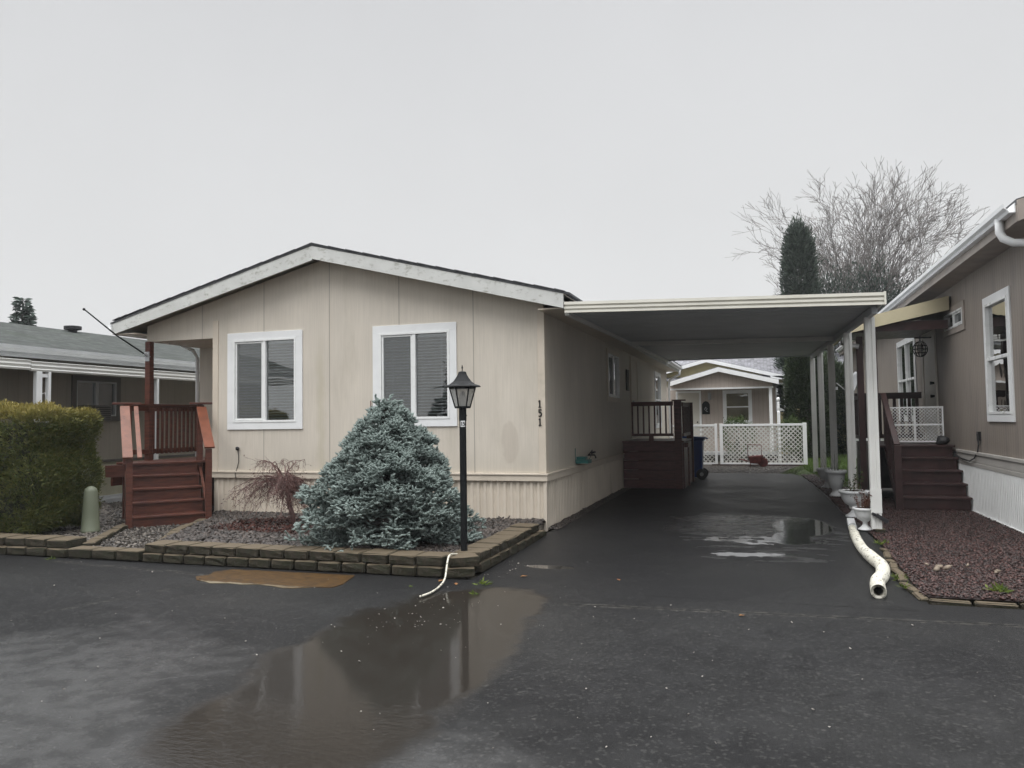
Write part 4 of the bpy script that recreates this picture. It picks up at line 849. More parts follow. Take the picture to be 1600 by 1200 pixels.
# entry deck with stairs, rails, posts and yellow-edged awning
RD = thing('entry_deck', (2.6, 15.5, .06), 'dark brown wooden entry steps and landing beside the taupe house', 'porch')
DX0, DX1 = 2.14, 3.19
for k in range(5):
    y = 14.0+.27*k; z = .06+.2*k
    mb = MB(); mb.box(DX0+.04, DX1, y, y+.03, z, z+.165); mb.build('riser', 'darkwood', RD, bevel=.004)
    if k < 4: mb = MB(); mb.box(DX0+.03, DX1+.02*(1), y-.03, y+.27, z+.165, z+.2); mb.build('tread', 'darkwood', RD, bevel=.005)
mb = MB(); mb.box(DX0-.2, DX1+.03, 15.05, 17.7, 1.025, 1.06); mb.build('deck', 'darkwood', RD, bevel=.004)
mb = MB(); mb.box(DX0-.2, DX0-.165, 15.3, 17.7, .08, 1.02); mb.box(DX0-.16, DX1, 17.66, 17.69, .08, 1.02); mb.build('skirt_board', 'darkwood', RD)
# sloping stair side with balusters
mb = MB(); mb.prism([(14.05, .06), (15.2, .9), (15.2, 1.02), (13.98, .3)], DX0-.02, DX0+.02, lambda a, b, c: (c, a, b)); mb.build('stringer', 'darkwood', RD)
mb = MB(); mb.beam((DX0, 13.95, 1.10), (DX0, 15.25, 1.98), .09, .05); mb.build('handrail', 'darkwood', RD, bevel=.005)
for k in range(9):
    y = 14.08+k*.135; zt = 1.10+(y-13.95)*.677; mb = MB(); mb.box(DX0-.018, DX0+.018, y-.018, y+.018, zt-.85, zt-.02); mb.build('baluster', 'darkwood', RD)
for (x, y, z0, z1) in ((DX0, 13.95, .05, 1.10), (2.00, 15.2, .05, 3.12), (1.80, 15.45, .05, 3.05), (1.82, 17.6, .05, 3.05)):
    mb = MB(); mb.box(x-.055, x+.055, y-.055, y+.055, z0, z1); mb.build('post', 'darkwood', RD, bevel=.006)
mb = MB(); mb.box(1.9, DX1, 17.58, 17.64, 1.93, 2.06); mb.box(1.9, DX1, 17.59, 17.63, 1.12, 1.2)
mb.build('top_rail', 'darkwood', RD, bevel=.004)
for k in range(9): mb = MB(); mb.box(1.98+k*.14-.03, 1.98+k*.14+.03, 17.59, 17.625, 1.2, 1.93); mb.build('baluster', 'darkwood', RD)
mb = MB(); mb.box(1.80, 1.84, 15.5, 17.6, 1.9, 1.98); mb.box(1.80, 1.84, 15.5, 17.6, 1.15, 1.22)
for k in range(14): mb.box(1.805, 1.835, 15.6+k*.14, 15.64+k*.14, 1.2, 1.92)
mb.build('side_rail', 'darkwood', RD)
AW = thing('porch_awning', (2.4, 16.3, 3.1), 'lean-to porch roof with pale yellow fascia sloping from the taupe house', 'awning')
zs = lambda x: 3.30+(x-1.62)*.22
mb = MB(); mb.hexa([(1.60, 15.06, zs(1.6)-.05), (XW, 15.06, zs(XW)-.05), (XW, 18.1, zs(XW)-.05), (1.60, 18.1, zs(1.6)-.05), (1.60, 15.06, zs(1.6)+.0), (XW, 15.06, zs(XW)), (XW, 18.1, zs(XW)), (1.60, 18.1, zs(1.6))]); mb.build('roof_panel', 'shingle_dark', AW)
mb = MB(); mb.hexa([(1.60, 15.02, zs(1.6)-.21), (XW-.04, 15.02, zs(XW)-.24), (XW-.04, 15.055, zs(XW)-.24), (1.60, 15.055, zs(1.6)-.21), (1.60, 15.02, zs(1.6)+.005), (XW-.04, 15.02, zs(XW)+.005), (XW-.04, 15.055, zs(XW)+.005), (1.60, 15.055, zs(1.6)+.005)]); mb.build('fascia', 'yellow', AW)
mb = MB(); mb.box(1.56, 1.598, 15.02, 18.1, zs(1.6)-.20, zs(1.6)+.003); mb.build('fascia', 'yellow', AW)
mb = MB(); mb.box(1.7, 3.2, 15.12, 15.2, zs(1.7)-.22, zs(1.7)-.06); mb.box(1.72, 1.80, 15.2, 18, zs(1.7)-.2, zs(1.7)-.06); mb.box(1.80, XW-.03, 15.2, 18.0, zs(1.7)-.1, zs(1.7)-.07); mb.build('header', 'darkwood', AW)
mb = MB(); mb.tube([(1.52, 15.35, 3.1), (1.54, 15.35, 2.96), (1.60, 15.35, 2.9), (1.78, 15.35, 2.86)], .045, 10); mb.build('downspout', 'white', AW, smooth=True)
# round wire lantern
LN = thing('wire_lantern', (3.0, 16.5, 2.9), 'round black wire lantern hanging under the porch awning by the door', 'lantern')
mb = MB()
for k in range(6):
    t = math.pi*k/6; mb.tube([(3.0+.13*math.sin(p)*math.cos(t), 16.5+.13*math.sin(p)*math.sin(t), 2.86+.15*math.cos(p)) for p in [2*math.pi*i/16 for i in range(17)]], .006, 5, False)
for zz_ in (-.07, 0, .07): r_ = .13*math.sqrt(max(0, 1-(zz_/.15)**2)); mb.tube([(3.0+r_*math.cos(a), 16.5+r_*math.sin(a), 2.86+zz_) for a in [2*math.pi*i/14 for i in range(15)]], .006, 5, False)
mb.tube([(3.0, 16.5, 3.0), (3.0, 16.5, 3.12)], .01, 6); mb.tube([(2.9, 16.5, 3.08), (3.2, 16.5, 3.08)], .012, 6); mb.build('wire_cage', 'black', LN, smooth=True)
mb = MB(); mb.lathe((3.0, 16.5, 2.80), [(.02, 0), (.045, .04), (.045, .1), (.02, .14)], 12); mb.build('bulb', 'lampglass', LN, smooth=True)
# baby gate
BG = thing('safety_gate', (2.7, 15.5, 1.06), 'white mesh baby gate standing across the top of the brown steps', 'gate')
TG = TX(15.5)
for (p, q) in ((2.20, 2.70), (2.66, 3.14)):
    d = 0 if p < 2.5 else .03; mb = MB(); frame(mb, TG, p, q, 1.10, 1.74, .022, d, d+.02); mb.box(p+.02, q-.02, d, d+.02, 1.40, 1.43, TG)
    w_ = mb.build('gate_frame', 'white', BG); mb = MB(); lattice(mb, (lambda a, dd_, z, d=d: (a, 15.5-d-.01-dd_*.3, z)), p+.02, q-.02, 1.12, 1.72, .042, .009); mb.build('mesh', 'white', w_)
BT = thing('small_bag', (3.10, 15.35, 1.06), 'lumpy black bag left on the top step against the wall', 'bag')
mb = MB(); mb.lathe((3.08, 15.3, 1.06), [(.06, 0), (.10, .02), (.11, .07), (.09, .12), (.05, .15), (.02, .16)], 14); mb.v = [(x+.02*math.sin(z*40+y*9), y+.015*math.cos(x*31), z) for x, y, z in mb.v]; mb.build('bag_body', 'blackpl', BT, smooth=True)
# satellite dish
SDs = thing('satellite_dish', (2.35, 22, .05), 'grey satellite dish on a pole among the carport posts', 'satellite dish')
mb = MB(); b = len(mb.v); nd = 24; cen = Vector((2.42, 22.0, 2.42)); ax = Vector((-.95, -.22, .25)).normalized(); e1 = ax.cross(Vector((0, 0, 1))).normalized(); e2 = e1.cross(ax)
for off in (0, -.012):
    for rI in range(5):
        rr_ = .30*rI/4
        for k in range(nd): t = 2*math.pi*k/nd; mb.v.append(tuple(cen+ax*(rr_*rr_*.55+off)+e1*(rr_*math.cos(t))+e2*(rr_*1.1*math.sin(t))))
for o_ in (0, 5*nd):
    for rI in range(4):
        for k in range(nd): k2 = (k+1) % nd; mb.f.append((o_+rI*nd+k, o_+rI*nd+k2, o_+(rI+1)*nd+k2, o_+(rI+1)*nd+k))
for k in range(nd): k2 = (k+1) % nd; mb.f.append((4*nd+k, 4*nd+k2, 9*nd+k2, 9*nd+k))
mb.build('reflector', 'grey', SDs, smooth=True)
mb = MB(); mb.tube([cen+Vector((0, 0, -.25)), cen+ax*.25+Vector((0, 0, -.22)), cen+ax*.48+Vector((0, 0, -.08))], .012, 8); mb.box(1.90, 2.0, 21.9, 21.96, 2.28, 2.36); mb.build('feed_arm', 'grey', SDs)
mb = MB(); mb.tube([(2.5, 22.05, .03), (2.5, 22.05, 2.3), tuple(cen-ax*.03)], .022, 8); mb.build('pole', 'grey', SDs)

# ================================================================== LEFT NEIGHBOUR
LH = thing('olive_house', (-12.4, 12, 0), 'low grey-brown house with long shingle roof beyond the hedge', 'house')
T = TE(-12.4)
mb = MB(); wall(mb, T, 4, 30, .92, 2.9, [(11.40, 12.36, 1.79, 2.47)]); mb.build('wall', 'olive', LH)
mb = MB(); wall(mb, T, 4, 30, .02, .88, t=.1); mb.build('skirting', 'olivelow', LH)
mb = MB(); mb.box(4, 30, .0, .03, .88, .93, T); mb.box(13.25, 13.45, 0, .03, .93, 2.9, T); mb.build('belt_moulding', 'olivedark', LH)
mb = MB(); mb.box(4, 30, .0, .16, 0, .16, T); mb.box(4, 30, .0, .10, .16, .22, T); mb.build('plinth', 'grey', LH)
mb = MB(); frame(mb, T, 11.30, 12.46, 1.69, 2.57, .1, 0, .03); wl = mb.build('window', 'olivedark', LH)
mb = MB(); frame(mb, T, 11.40, 12.36, 1.79, 2.47, .03, -.06, .02); mb.box(11.86, 11.92, -.05, .015, 1.82, 2.44, T); mb.build('window_frame', 'grey', wl)
mb = MB(); mb.box(11.43, 12.33, -.03, -.024, 1.82, 2.44, T); mb.build('pane', 'glass', wl)
mb = MB(); mb.box(12.15, 12.32, -.10, -.08, 1.8, 2.25, T); mb.build('curtain', 'blind', wl)
mb = MB(); mb.hexa([(-12.05, 2, 2.93), (-12.05, 40, 2.93), (-16.4, 40, 3.93), (-16.4, 2, 3.93), (-12.05, 2, 3.0), (-12.05, 40, 3.0), (-16.4, 40, 4.0), (-16.4, 2, 4.0)])
mb.hexa([(-20.7, 2, 2.93), (-20.7, 40, 2.93), (-16.4, 40, 3.93), (-16.4, 2, 3.93), (-20.7, 2, 3.0), (-20.7, 40, 3.0), (-16.4, 40, 4.0), (-16.4, 2, 4.0)])
rl = mb.build('roof', 'shingle_grey', LH)
mb = MB(); gutter(mb, -12.05, 1, 2, 30, 2.88); mb.box(-12.08, -12.052, 2, 30, 2.80, 2.95); mb.box(-12.4, -12.09, 2, 30, 2.86, 2.88); mb.build('gutter', 'grey', LH)
mb = MB(); mb.lathe((-16.0, 14.6, 3.85), [(.1, 0), (.1, .10), (.2, .12), (.2, .2), (.05, .22)], 12); mb.build('roof_vent', 'blackpl', rl)
mb = MB(); mb.lathe((-16.0, 21.5, 3.85), [(.1, 0), (.1, .14), (.28, .16), (.28, .24), (.05, .26)], 12); mb.build('roof_vent', 'blackpl', rl)
AC = thing('window_air_conditioner', (-12.35, 11.78, 1.7), 'dark boxy air conditioner set in the grey-brown house window', 'air conditioner')
mb = MB(); mb.box(-12.4, -12.12, 11.58, 11.98, 1.69, 2.0); mb.build('casing', 'olivedark', AC, bevel=.01)
mb = MB()
for k in range(7): mb.box(-12.119, -12.11, 11.61, 11.95, 1.72+k*.038, 1.735+k*.038)
mb.build('grille', 'black', AC)
LA = thing('metal_awning', (-11.9, 12, 0), 'long white metal awning on slim white posts along the grey-brown house', 'awning')
mb = MB(); mb.hexa([(-12.4, 3, 2.72), (-11.62, 3, 2.66), (-11.62, 17, 2.66), (-12.4, 17, 2.72), (-12.4, 3, 2.75), (-11.62, 3, 2.69), (-11.62, 17, 2.69), (-12.4, 17, 2.75)]); mb.build('roof_panel', 'metalwhite', LA)
prl = [(0, 0), (.03, 0), (.045, .03), (.03, .05), (.05, .09), (.04, .12), (.06, .16), (0, .17)]
for (q, r_, zz0) in ((3, 9.75, 2.55), (9.76, 17, 2.535)):
    mb = MB(); mb.prism(prl, q, r_, lambda a, b, c: (-11.62+a, c, zz0+b)); mb.build('front_fascia', 'metalwhite', LA)
for (ya_, w_) in ((9.92, .11), (10.12, .05), (12.62, .05)):
    mb = MB(); mb.box(-11.66, -11.58, ya_-w_/2, ya_+w_/2, .03, 2.535); mb.build('post', 'white', LA, bevel=.005)
mb = MB(); mb.box(-11.64, -11.60, 9.98, 10.09, 2.44, 2.5); mb.tube([(-11.62, 9.96, 1.9), (-11.62, 9.99, 2.15), (-11.62, 10.06, 2.18), (-11.62, 10.1, 2.0)], .008, 6); mb.build('brace', 'white', LA)

# ================================================================== RETAINING WALL
def blockmesh(L, hgt, dep=.24, seed=0):
    r_ = random.Random(seed); bm = bmesh.new(); bmesh.ops.create_cube(bm, size=1)
    for v in bm.verts: v.co = Vector((v.co.x*(L-.010), v.co.y*dep, v.co.z*(hgt-.004)))
    bmesh.ops.bevel(bm, geom=list(bm.edges), offset=.012, segments=1, affect='EDGES')
    for v in bm.verts:
        if v.co.y < -dep*.3 and abs(v.co.x) > L*.38: v.co.y += .03; v.co.x *= .985   # chamfered split face
    bmesh.ops.subdivide_edges(bm, edges=list(bm.edges), cuts=1, use_grid_fill=True)
    for v in bm.verts:
        k = .005 if v.co.y < -dep*.35 else .002
        v.co += Vector((r_.uniform(-k, k)*.5, r_.uniform(-k, k)*1.5, r_.uniform(-k, k)*.5))
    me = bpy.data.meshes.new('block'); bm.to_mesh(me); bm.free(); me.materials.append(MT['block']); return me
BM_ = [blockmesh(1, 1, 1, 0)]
def put_wall(name, org, label, items):
    w = thing(name, org, label, 'garden wall')
    for (x, y, z, L, hh, rz, sd_) in items:
        dp = .34 if z > hh else .24; y += (dp-.24)/2*math.cos(rz); x -= (dp-.24)/2*math.sin(rz); o = bpy.data.objects.new('block', blockmesh(L-.008, hh, dp, sd_)); COL.objects.link(o); o.parent = w
        o.location = Vector((x, y, z))-Vector(org); o.rotation_euler = (random.uniform(-.015, .015), random.uniform(-.012, .012), rz+random.uniform(-.02, .02))
    return w
def course(x0, x1, y, z, L, hh, rz=0, seed=0, axis=0, jit=.006):
    n = max(1, round((x1-x0)/L)); l = (x1-x0)/n; r_ = []
    for k in range(n):
        a = x0+l*(k+.5); p = (a, y+random.uniform(-jit, jit)) if axis == 0 else (y+random.uniform(-jit, jit), a)
        r_.append((p[0], p[1], z+random.uniform(-.003, .003), l, hh, rz, seed+k))
    return r_
HB = .105
main = course(-6.93, -3.12, 7.40, HB/2, .30, HB, 0, 10)+course(-6.93, -3.12, 7.43, HB*1.5, .315, HB, 0, 40)
main += [(-2.97, 7.42, HB/2, .32, HB, R(28), 300), (-2.95, 7.46, HB*1.5, .34, HB, R(30), 301)]
main += course(7.62, 9.9, -2.90, HB/2, .31, HB, R(90), 80, 1)+course(7.64, 9.6, -2.92, HB*1.5, .33, HB, R(90), 110, 1)+[(-2.90, 10.0, HB*.5, .3, HB, R(80), 320), (-2.93, 9.78, HB*1.5+.01, .32, HB, R(85), 321)]
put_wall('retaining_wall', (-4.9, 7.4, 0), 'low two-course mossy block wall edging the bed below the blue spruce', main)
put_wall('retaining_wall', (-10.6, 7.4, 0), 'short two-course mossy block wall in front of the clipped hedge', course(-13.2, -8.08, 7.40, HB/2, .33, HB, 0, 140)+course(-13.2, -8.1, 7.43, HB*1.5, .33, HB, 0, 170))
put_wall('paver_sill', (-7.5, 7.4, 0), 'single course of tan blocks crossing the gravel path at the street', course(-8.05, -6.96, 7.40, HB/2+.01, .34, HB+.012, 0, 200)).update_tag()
def edging(pts, name, org, label, n):
    w = thing(name, org, label, 'edging'); P = [Vector((*p, 0)) for p in pts]; tot = sum((b-a).length for a, b in zip(P, P[1:])); l = tot/n
    for k in range(n):
        d = l*(k+.5); a, b = P[0], P[1]
        for q, r_ in zip(P, P[1:]):
            if d <= (r_-q).length: a, b = q, r_; break
            d -= (r_-q).length
        c = a+(b-a).normalized()*d; ang = math.atan2((b-a).y, (b-a).x)
        o = bpy.data.objects.new('paver', blockmesh(l, .07, .17, 400+k)); COL.objects.link(o); o.parent = w
        o.location = Vector((c.x, c.y, .115+random.uniform(-.006, .006)))-Vector(org); o.rotation_euler = (random.uniform(-.03, .03), random.uniform(-.03, .03), ang+random.uniform(-.03, .03))
edging([(-8.02, 7.6), (-9.02, 9.25)], 'paver_edging', (-8.5, 8.4, 0), 'row of flat tan pavers between the hedge and the path', 6)
edging([(-7.0, 7.62), (-7.75, 8.85), (-8.2, 9.95)], 'paver_edging', (-7.6, 8.7, 0), 'row of flat tan pavers from the wall corner to the red steps', 8)
RS = thing('stone_edging', (1.3, 8.8, 0), 'mossy sunken stone edging along the red lava bed', 'edging')
pts = [(1.36, 10.0), (1.30, 9.0), (1.27, 8.1), (1.33, 7.48)]
for k in range(9):
    t = k/9*3; i = min(2, int(t)); u = t-i; x = pts[i][0]*(1-u)+pts[i+1][0]*u; y = pts[i][1]*(1-u)+pts[i+1][1]*u-.14
    o = bpy.data.objects.new('stone', blockmesh(.25+.06*random.random(), .06, .11, 500+k)); COL.objects.link(o); o.parent = RS; o.location = Vector((x, y, .012+random.uniform(-.008, .012)))-Vector((1.3, 8.8, 0)); o.rotation_euler = (random.uniform(-.12, .12), random.uniform(-.1, .1), R(92)+random.uniform(-.15, .15))
for k in range(16):
    o = bpy.data.objects.new('stone', blockmesh(.33, .06, .11, 520+k)); COL.objects.link(o); o.parent = RS; o.location = Vector((1.5+k*.34, 7.42+random.uniform(-.03, .03), -.006))-Vector((1.3, 8.8, 0)); o.rotation_euler = (random.uniform(-.04, .04), .02, random.uniform(-.05, .05))

# ================================================================== GRAVEL
def grav(name, poly, n, z, s0, s1, m, label):
    P = scatter(poly, n); P = np.column_stack([P, z+.012*rng.random(len(P))]); stones(name, P, s0+(s1-s0)*rng.random(len(P))**2, m, kind='stuff', label=label, cat='gravel')
grav('rock_mulch', PLANT, 15000, .152, .018, .042, 'lavabrown', 'wet dark brown rocks filling the planting bed')
grav('path_gravel', [(-6.95, 7.48), (-8.15, 9.95), (-8.7, 10.8), (-11, 13.5), (-12.2, 12), (-9.0, 9.35), (-8.0, 7.48)], 9000, .082, .010, .026, 'stone', 'grey and brown path gravel')
grav('bed_gravel', [(-8.1, 7.5), (-9.05, 9.4), (-12.2, 11.9), (-12.2, 7.5)], 9000, .112, .014, .032, 'stone', 'dark wet gravel around the hedge')
grav('red_lava_rock', [(1.30, 7.44), (1.36, 10.1), (1.36, 12), (1.26, 13.5), (1.24, 16), (3.2, 16), (3.2, 10.4), (5.5, 10.4), (5.5, 7.5)], 52000, .040, .007, .019, 'lavared', 'dark red lava rock bed beside the driveway')
grav('red_lava_rock_rear', [(1.24, 16), (1.14, 19), (1.0, 21.8), (1.5, 21.8), (1.8, 16)], 4000, .045, .012, .026, 'lavared', 'dark lava rock strip by the rear carport posts')
grav('drive_edge_gravel', [(-2.93, 10.7), (-2.93, 17.1), (-2.76, 17.1), (-2.76, 10.7)], 2600, .035, .008, .026, 'lavabrown', 'loose stones along the foot of the house skirting')
grav('rear_gravel', [(-2.8, 22.1), (1.2, 22.1), (1.5, 25.9), (-2.9, 25.9)], 9000, .022, .010, .022, 'stone', 'grey gravel strip in front of the lattice fence')
P = scatter([(1.62, 8.5), (2.35, 8.55), (2.0, 8.9), (1.55, 8.85)], 8); stones('river_stones', np.column_stack([P, np.full(len(P), .07)]), .018+.03*rng.random(len(P)), mat('tan_stone', (.20, .16, .12), .6, .2, 8), label='few pale tan stones lying on the red lava bed', cat='stones', kind='stuff')
# grass
def grass(name, poly, n, z, hmin, hmax, label):
    P = scatter(poly, n); n = len(P); P = np.column_stack([P, np.full(n, z)]); D = unit(np.column_stack([rng.normal(size=(n, 2))*.35, np.ones(n)])); h = (hmin+(hmax-hmin)*rng.random(n))[:, None]
    s_ = unit(np.cross(D, rvec(n)))*.006; V = np.stack([P-s_, P+s_, P+D*h], 1).reshape(-1, 3); tag(npmesh(name, V, np.arange(3*n).reshape(-1, 3), 'grassm', rnd=np.repeat(rng.random(n), 3)), label, 'grass', kind='stuff')
grass('grass', [(1.5, 19), (2.5, 18.3), (6, 18.3), (7, 33.5), (1.6, 33.5), (1.2, 24)], 42000, .045, .03, .08, 'green lawn behind the carport posts')
grass('verge_grass', [(.5, 22.3), (1.2, 21.3), (1.6, 22), (1.7, 26.5), (1.3, 26.5), (.9, 24.5)], 5000, .02, .02, .06, 'patchy verge grass by the fence end')

# ================================================================== PUTTING STUFF ON THE GROUND
pc = MB(); pl = [(-5.55, 6.60), (-5.42, 6.56), (-5.30, 6.50), (-5.12, 6.55), (-4.95, 6.53), (-4.8, 6.57), (-4.6, 6.54), (-4.45, 6.49), (-4.35, 6.50), (-4.2, 6.58), (-3.98, 6.64), (-3.96, 6.8), (-3.99, 6.9), (-4.02, 7.05), (-4.06, 7.2), (-4.8, 7.19), (-5.55, 7.17), (-5.66, 7.0), (-5.60, 6.85), (-5.68, 6.74)]
tag(pc.prism(pl, .0, .006).build('concrete_patch', 'patch', org=(-4.75, 6.85, 0)), kind='structure')
# corrugated pipe
pth = [(1.19, 11.85), (1.14, 11.05), (1.10, 10.2), (1.09, 9.6), (1.12, 9.0), (1.14, 8.6), (1.09, 8.2), (1.0, 7.85), (.95, 7.42)]
def spline(P, n, closed=False):
    out_ = []; P = [Vector(p) for p in P]
    for i in range(len(P)-1):
        p0, p1, p2, p3 = P[max(i-1, 0)], P[i], P[i+1], P[min(i+2, len(P)-1)]
        for k in range(n):
            t = k/n; out_.append(.5*((2*p1)+(-p0+p2)*t+(2*p0-5*p1+4*p2-p3)*t*t+(-p0+3*p1-3*p2+p3)*t**3))
    out_.append(P[-1]); return out_
CPi = thing('drain_pipe', (1.1, 9.5, 0), 'white ribbed flexible drain pipe snaking along the driveway edge', 'pipe')
sp_ = spline([(x, y, .062+.01*(y > 8.5)) for x, y in pth], 80); d_ = 0; pp = []; rr_ = []
for i, p in enumerate(sp_):
    if i: d_ += (p-sp_[i-1]).length
    pp.append(p); rr_.append((.050 if p.y > 9.3 else .057)+.0085*math.sin(i*.68))
mb = MB(); mb.tube(pp[88:], rr_[88:], 20, cap=False); inner = [r_-.009 for r_ in rr_[88:]]; mb.tube(pp[88:], inner, 20, cap=False); 
n0 = len(pp[88:])*20
for k in range(20): k2 = (k+1) % 20; e = n0-20; mb.f.append((e+k, e+k2, n0+e+k2, n0+e+k))
ch_ = mb.build('corrugated_hose', 'ribpipe', CPi, smooth=True)
gr = np.array([max(0., -math.sin(i*.68)) for i in range(88, len(pp))]); gr = np.repeat(gr, 20)*(.4+.6*rng.random(20*len(gr))); gr = np.concatenate([gr, np.ones(len(ch_.data.vertices)-len(gr))*.9])
ga = ch_.data.attributes.new('rnd', 'FLOAT', 'POINT'); ga.data.foreach_set('value', gr.astype(np.float32))
mb = MB(); mb.tube(pp[30:90:4], .049, 16); mb.build('smooth_section', 'pipe', CPi, smooth=True)
mb = MB(); mb.beam((1.205, 12.0, .10), (1.165, 11.4, .085), .10, .075); mb.build('adapter', 'white', CPi, bevel=.012)
mb = MB(); mb.tube([(1.168, 11.43, .082), (1.166, 11.40, .082)], .058, 16); mb.build('clamp_ring', 'grey', CPi)
# thin white hose
hs_ = thing('drain_hose', (-2.95, 7.0, 0), 'thin white hose draining from the wall corner into the puddle', 'hose')
mb = MB(); mb.tube(spline([(-3.06, 7.62, .19), (-3.04, 7.35, .235), (-3.02, 7.22, .20), (-2.98, 7.05, .06), (-2.95, 6.85, .025), (-2.93, 6.6, .02), (-2.96, 6.42, .02)], 8), .0095, 10); mb.build('tube', 'pipe', hs_, smooth=True)
# green pedestal
pd = thing('utility_pedestal', (-8.95, 8.5, .1), 'sage green tapered utility pedestal beside the clipped hedge', 'utility pedestal')
mb = MB(); mb.lathe((-8.95, 8.5, .1), [(.125, 0), (.125, .05), (.118, .06), (.105, .30), (.088, .58), (.075, .62), (.04, .65), (.005, .66)], 24); mb.build('housing', 'sage', pd, smooth=True)
# urns
def urn(name, x, y, z, R0, Hh, prof, label, plant=None, fl=.02):
    t = thing(name, (x, y, z), label, 'planter', 'white urn planters beside the carport posts')
    mb = MB(); mb.lathe((x, y, z), [(r_*R0, h_*Hh) for r_, h_ in prof], 44, fl, (Hh*.42, Hh*.86)); mb.build('urn', 'urn', t, smooth=True)
    mb = MB(); mb.lathe((x, y, z+Hh*.93), [(R0*.84, 0), (R0*.84, .012), (R0*.5, .02), (.001, .022)], 24); mb.build('soil', 'soil', t)
    if plant: plant(t, x, y, z+Hh*.95, R0)
    return t
URN = [(.60, 0), (.60, .04), (.48, .08), (.30, .16), (.20, .25), (.19, .34), (.34, .40), (.62, .50), (.78, .66), (.86, .84), (.90, .88), (1.0, .90), (1.02, .95), (.99, 1.0), (.86, 1.0), (.84, .93)]
VAS = [(.62, 0), (.62, .04), (.45, .12), (.33, .2), (.36, .26), (.55, .34), (.72, .55), (.80, .80), (.86, .86), (1.0, .89), (1.02, .94), (.99, 1.0), (.86, 1.0), (.84, .93)]
def stems(n, h, lean, r=.0035, m='deadstem', leaf=0, name='stems', spread=.6):
    def f(t, x, y, z, R0):
        mb = MB(); tips = []
        for k in range(n):
            a = random.uniform(0, 6.28); q = R0*spread*math.sqrt(random.random()); p = Vector((x+q*math.cos(a), y+q*math.sin(a), z-.01)); d = Vector((math.cos(a)*lean*random.random(), math.sin(a)*lean*random.random(), 1)).normalized(); L = h*random.uniform(.45, 1); pts_ = [p.copy()]
            for j in range(4): p = p+d*L/4; d = (d+Vector((random.uniform(-.2, .2), random.uniform(-.2, .2), -.05))).normalized(); pts_.append(p.copy()); tips.append((p.copy(), d.copy()))
            mb.tube(pts_, [r, r*.9, r*.8, r*.6, r*.4], 4)
        o = mb.build(name, m, t)
        a_ = o.data.attributes.new('rnd', 'FLOAT', 'POINT'); a_.data.foreach_set('value', rng.random(len(o.data.vertices)).astype(np.float32))
        if leaf:
            P = np.array([tuple(p) for p, d in tips for _ in range(leaf)]); P += rng.normal(size=P.shape)*.01
            V, F, r_ = leaves(P, rvec(len(P))*[1, 1, .7], .045*(.6+.6*rng.random(len(P))), .022); npmesh('leaves', V, F, 'boxwood' if leaf > 1 else 'leafred', t, rnd=r_)
    return f
urn('urn_planter', 1.33, 11.45, .05, .155, .30, URN, 'smallest fluted white urn with brown dead stems beside the foremost post', stems(34, .30, .5, .004, leaf=1))
urn('urn_planter', 1.36, 12.9, .05, .225, .40, URN, 'wide white urn with low dark greenery just behind the smallest urn', stems(12, .38, .3, leaf=3))
urn('urn_planter', 1.38, 16.1, .05, .20, .50, VAS, 'tall white vase-shaped planter with thin green shoots, third along the drive', stems(26, .5, .5, .003, 'boxwood', leaf=0))
urn('urn_planter', 1.36, 17.9, .05, .22, .42, URN, 'farthest shaded white urn planter, mostly hidden by the tall vase', stems(8, .35, .6, .003))

# ================================================================== LAMP POST
LP = thing('lamp_post', (-3.05, 7.75, .15), 'black post lamp with lantern head and small white 15 plate by the spruce', 'street lamp')
lx, ly = -3.05, 7.75
mb = MB(); mb.tube([(lx, ly, .12), (lx, ly, 1.62)], .037, 20); mb.tube([(lx, ly, 1.60), (lx, ly, 1.75)], .041, 20); mb.tube([(lx, ly, 1.655), (lx+.05, ly-.01, 1.655)], .008, 6); mb.build('pole', 'black', LP, smooth=False)
def hexring(r_, z, n=6, ph=.35): return [(lx+r_*math.cos(2*math.pi*k/n+ph), ly+r_*math.sin(2*math.pi*k/n+ph), z) for k in range(n)]
def hexstack(mb, prof, n=6):
    b = len(mb.v)
    for r_, z in prof: mb.v += hexring(r_, z, n)
    for i in range(len(prof)-1):
        for k in range(n): k2 = (k+1) % n; mb.f.append((b+i*n+k, b+i*n+k2, b+(i+1)*n+k2, b+(i+1)*n+k))
    mb.f.append(tuple(b+k for k in range(n))[::-1]); mb.f.append(tuple(b+(len(prof)-1)*n+k for k in range(n)))
mb = MB(); hexstack(mb, [(.195, 1.962), (.20, 1.968), (.185, 1.982), (.14, 1.995), (.10, 2.025), (.07, 2.065), (.05, 2.10), (.04, 2.13), (.022, 2.135)]); mb.tube([(lx, ly, 2.13), (lx, ly, 2.165), (lx, ly, 2.17), (lx, ly, 2.205)], [.006, .006, .011, .003], 8); mb.build('lamp_cap', 'black', LP, bevel=.003)
mb = MB(); hexstack(mb, [(.085, 1.735), (.088, 1.755), (.06, 1.76)]); hexstack(mb, [(.138, 1.945), (.15, 1.962), (.12, 1.963)])
b0, t0 = hexring(.082, 1.75), hexring(.140, 1.955)
for p, q in zip(b0, t0): mb.tube([p, q], .0075, 5)
mb.build('lantern_frame', 'black', LP)
mb = MB(); b0, t0 = hexring(.078, 1.757), hexring(.134, 1.95); mb.v = b0+t0; mb.f = [(k, (k+1) % 6, 6+(k+1) % 6, 6+k) for k in range(6)]; mb.build('lamp_glass', 'lampglass', LP)
mb = MB(); mb.lathe((lx, ly, 1.76), [(.03, 0), (.035, .03), (.04, .06), (.035, .12), (.02, .15), (.005, .16)], 12); mb.build('bulb', mat('cloudy_bulb', (.62, .58, .5), .4, .1, 20), LP, smooth=True)
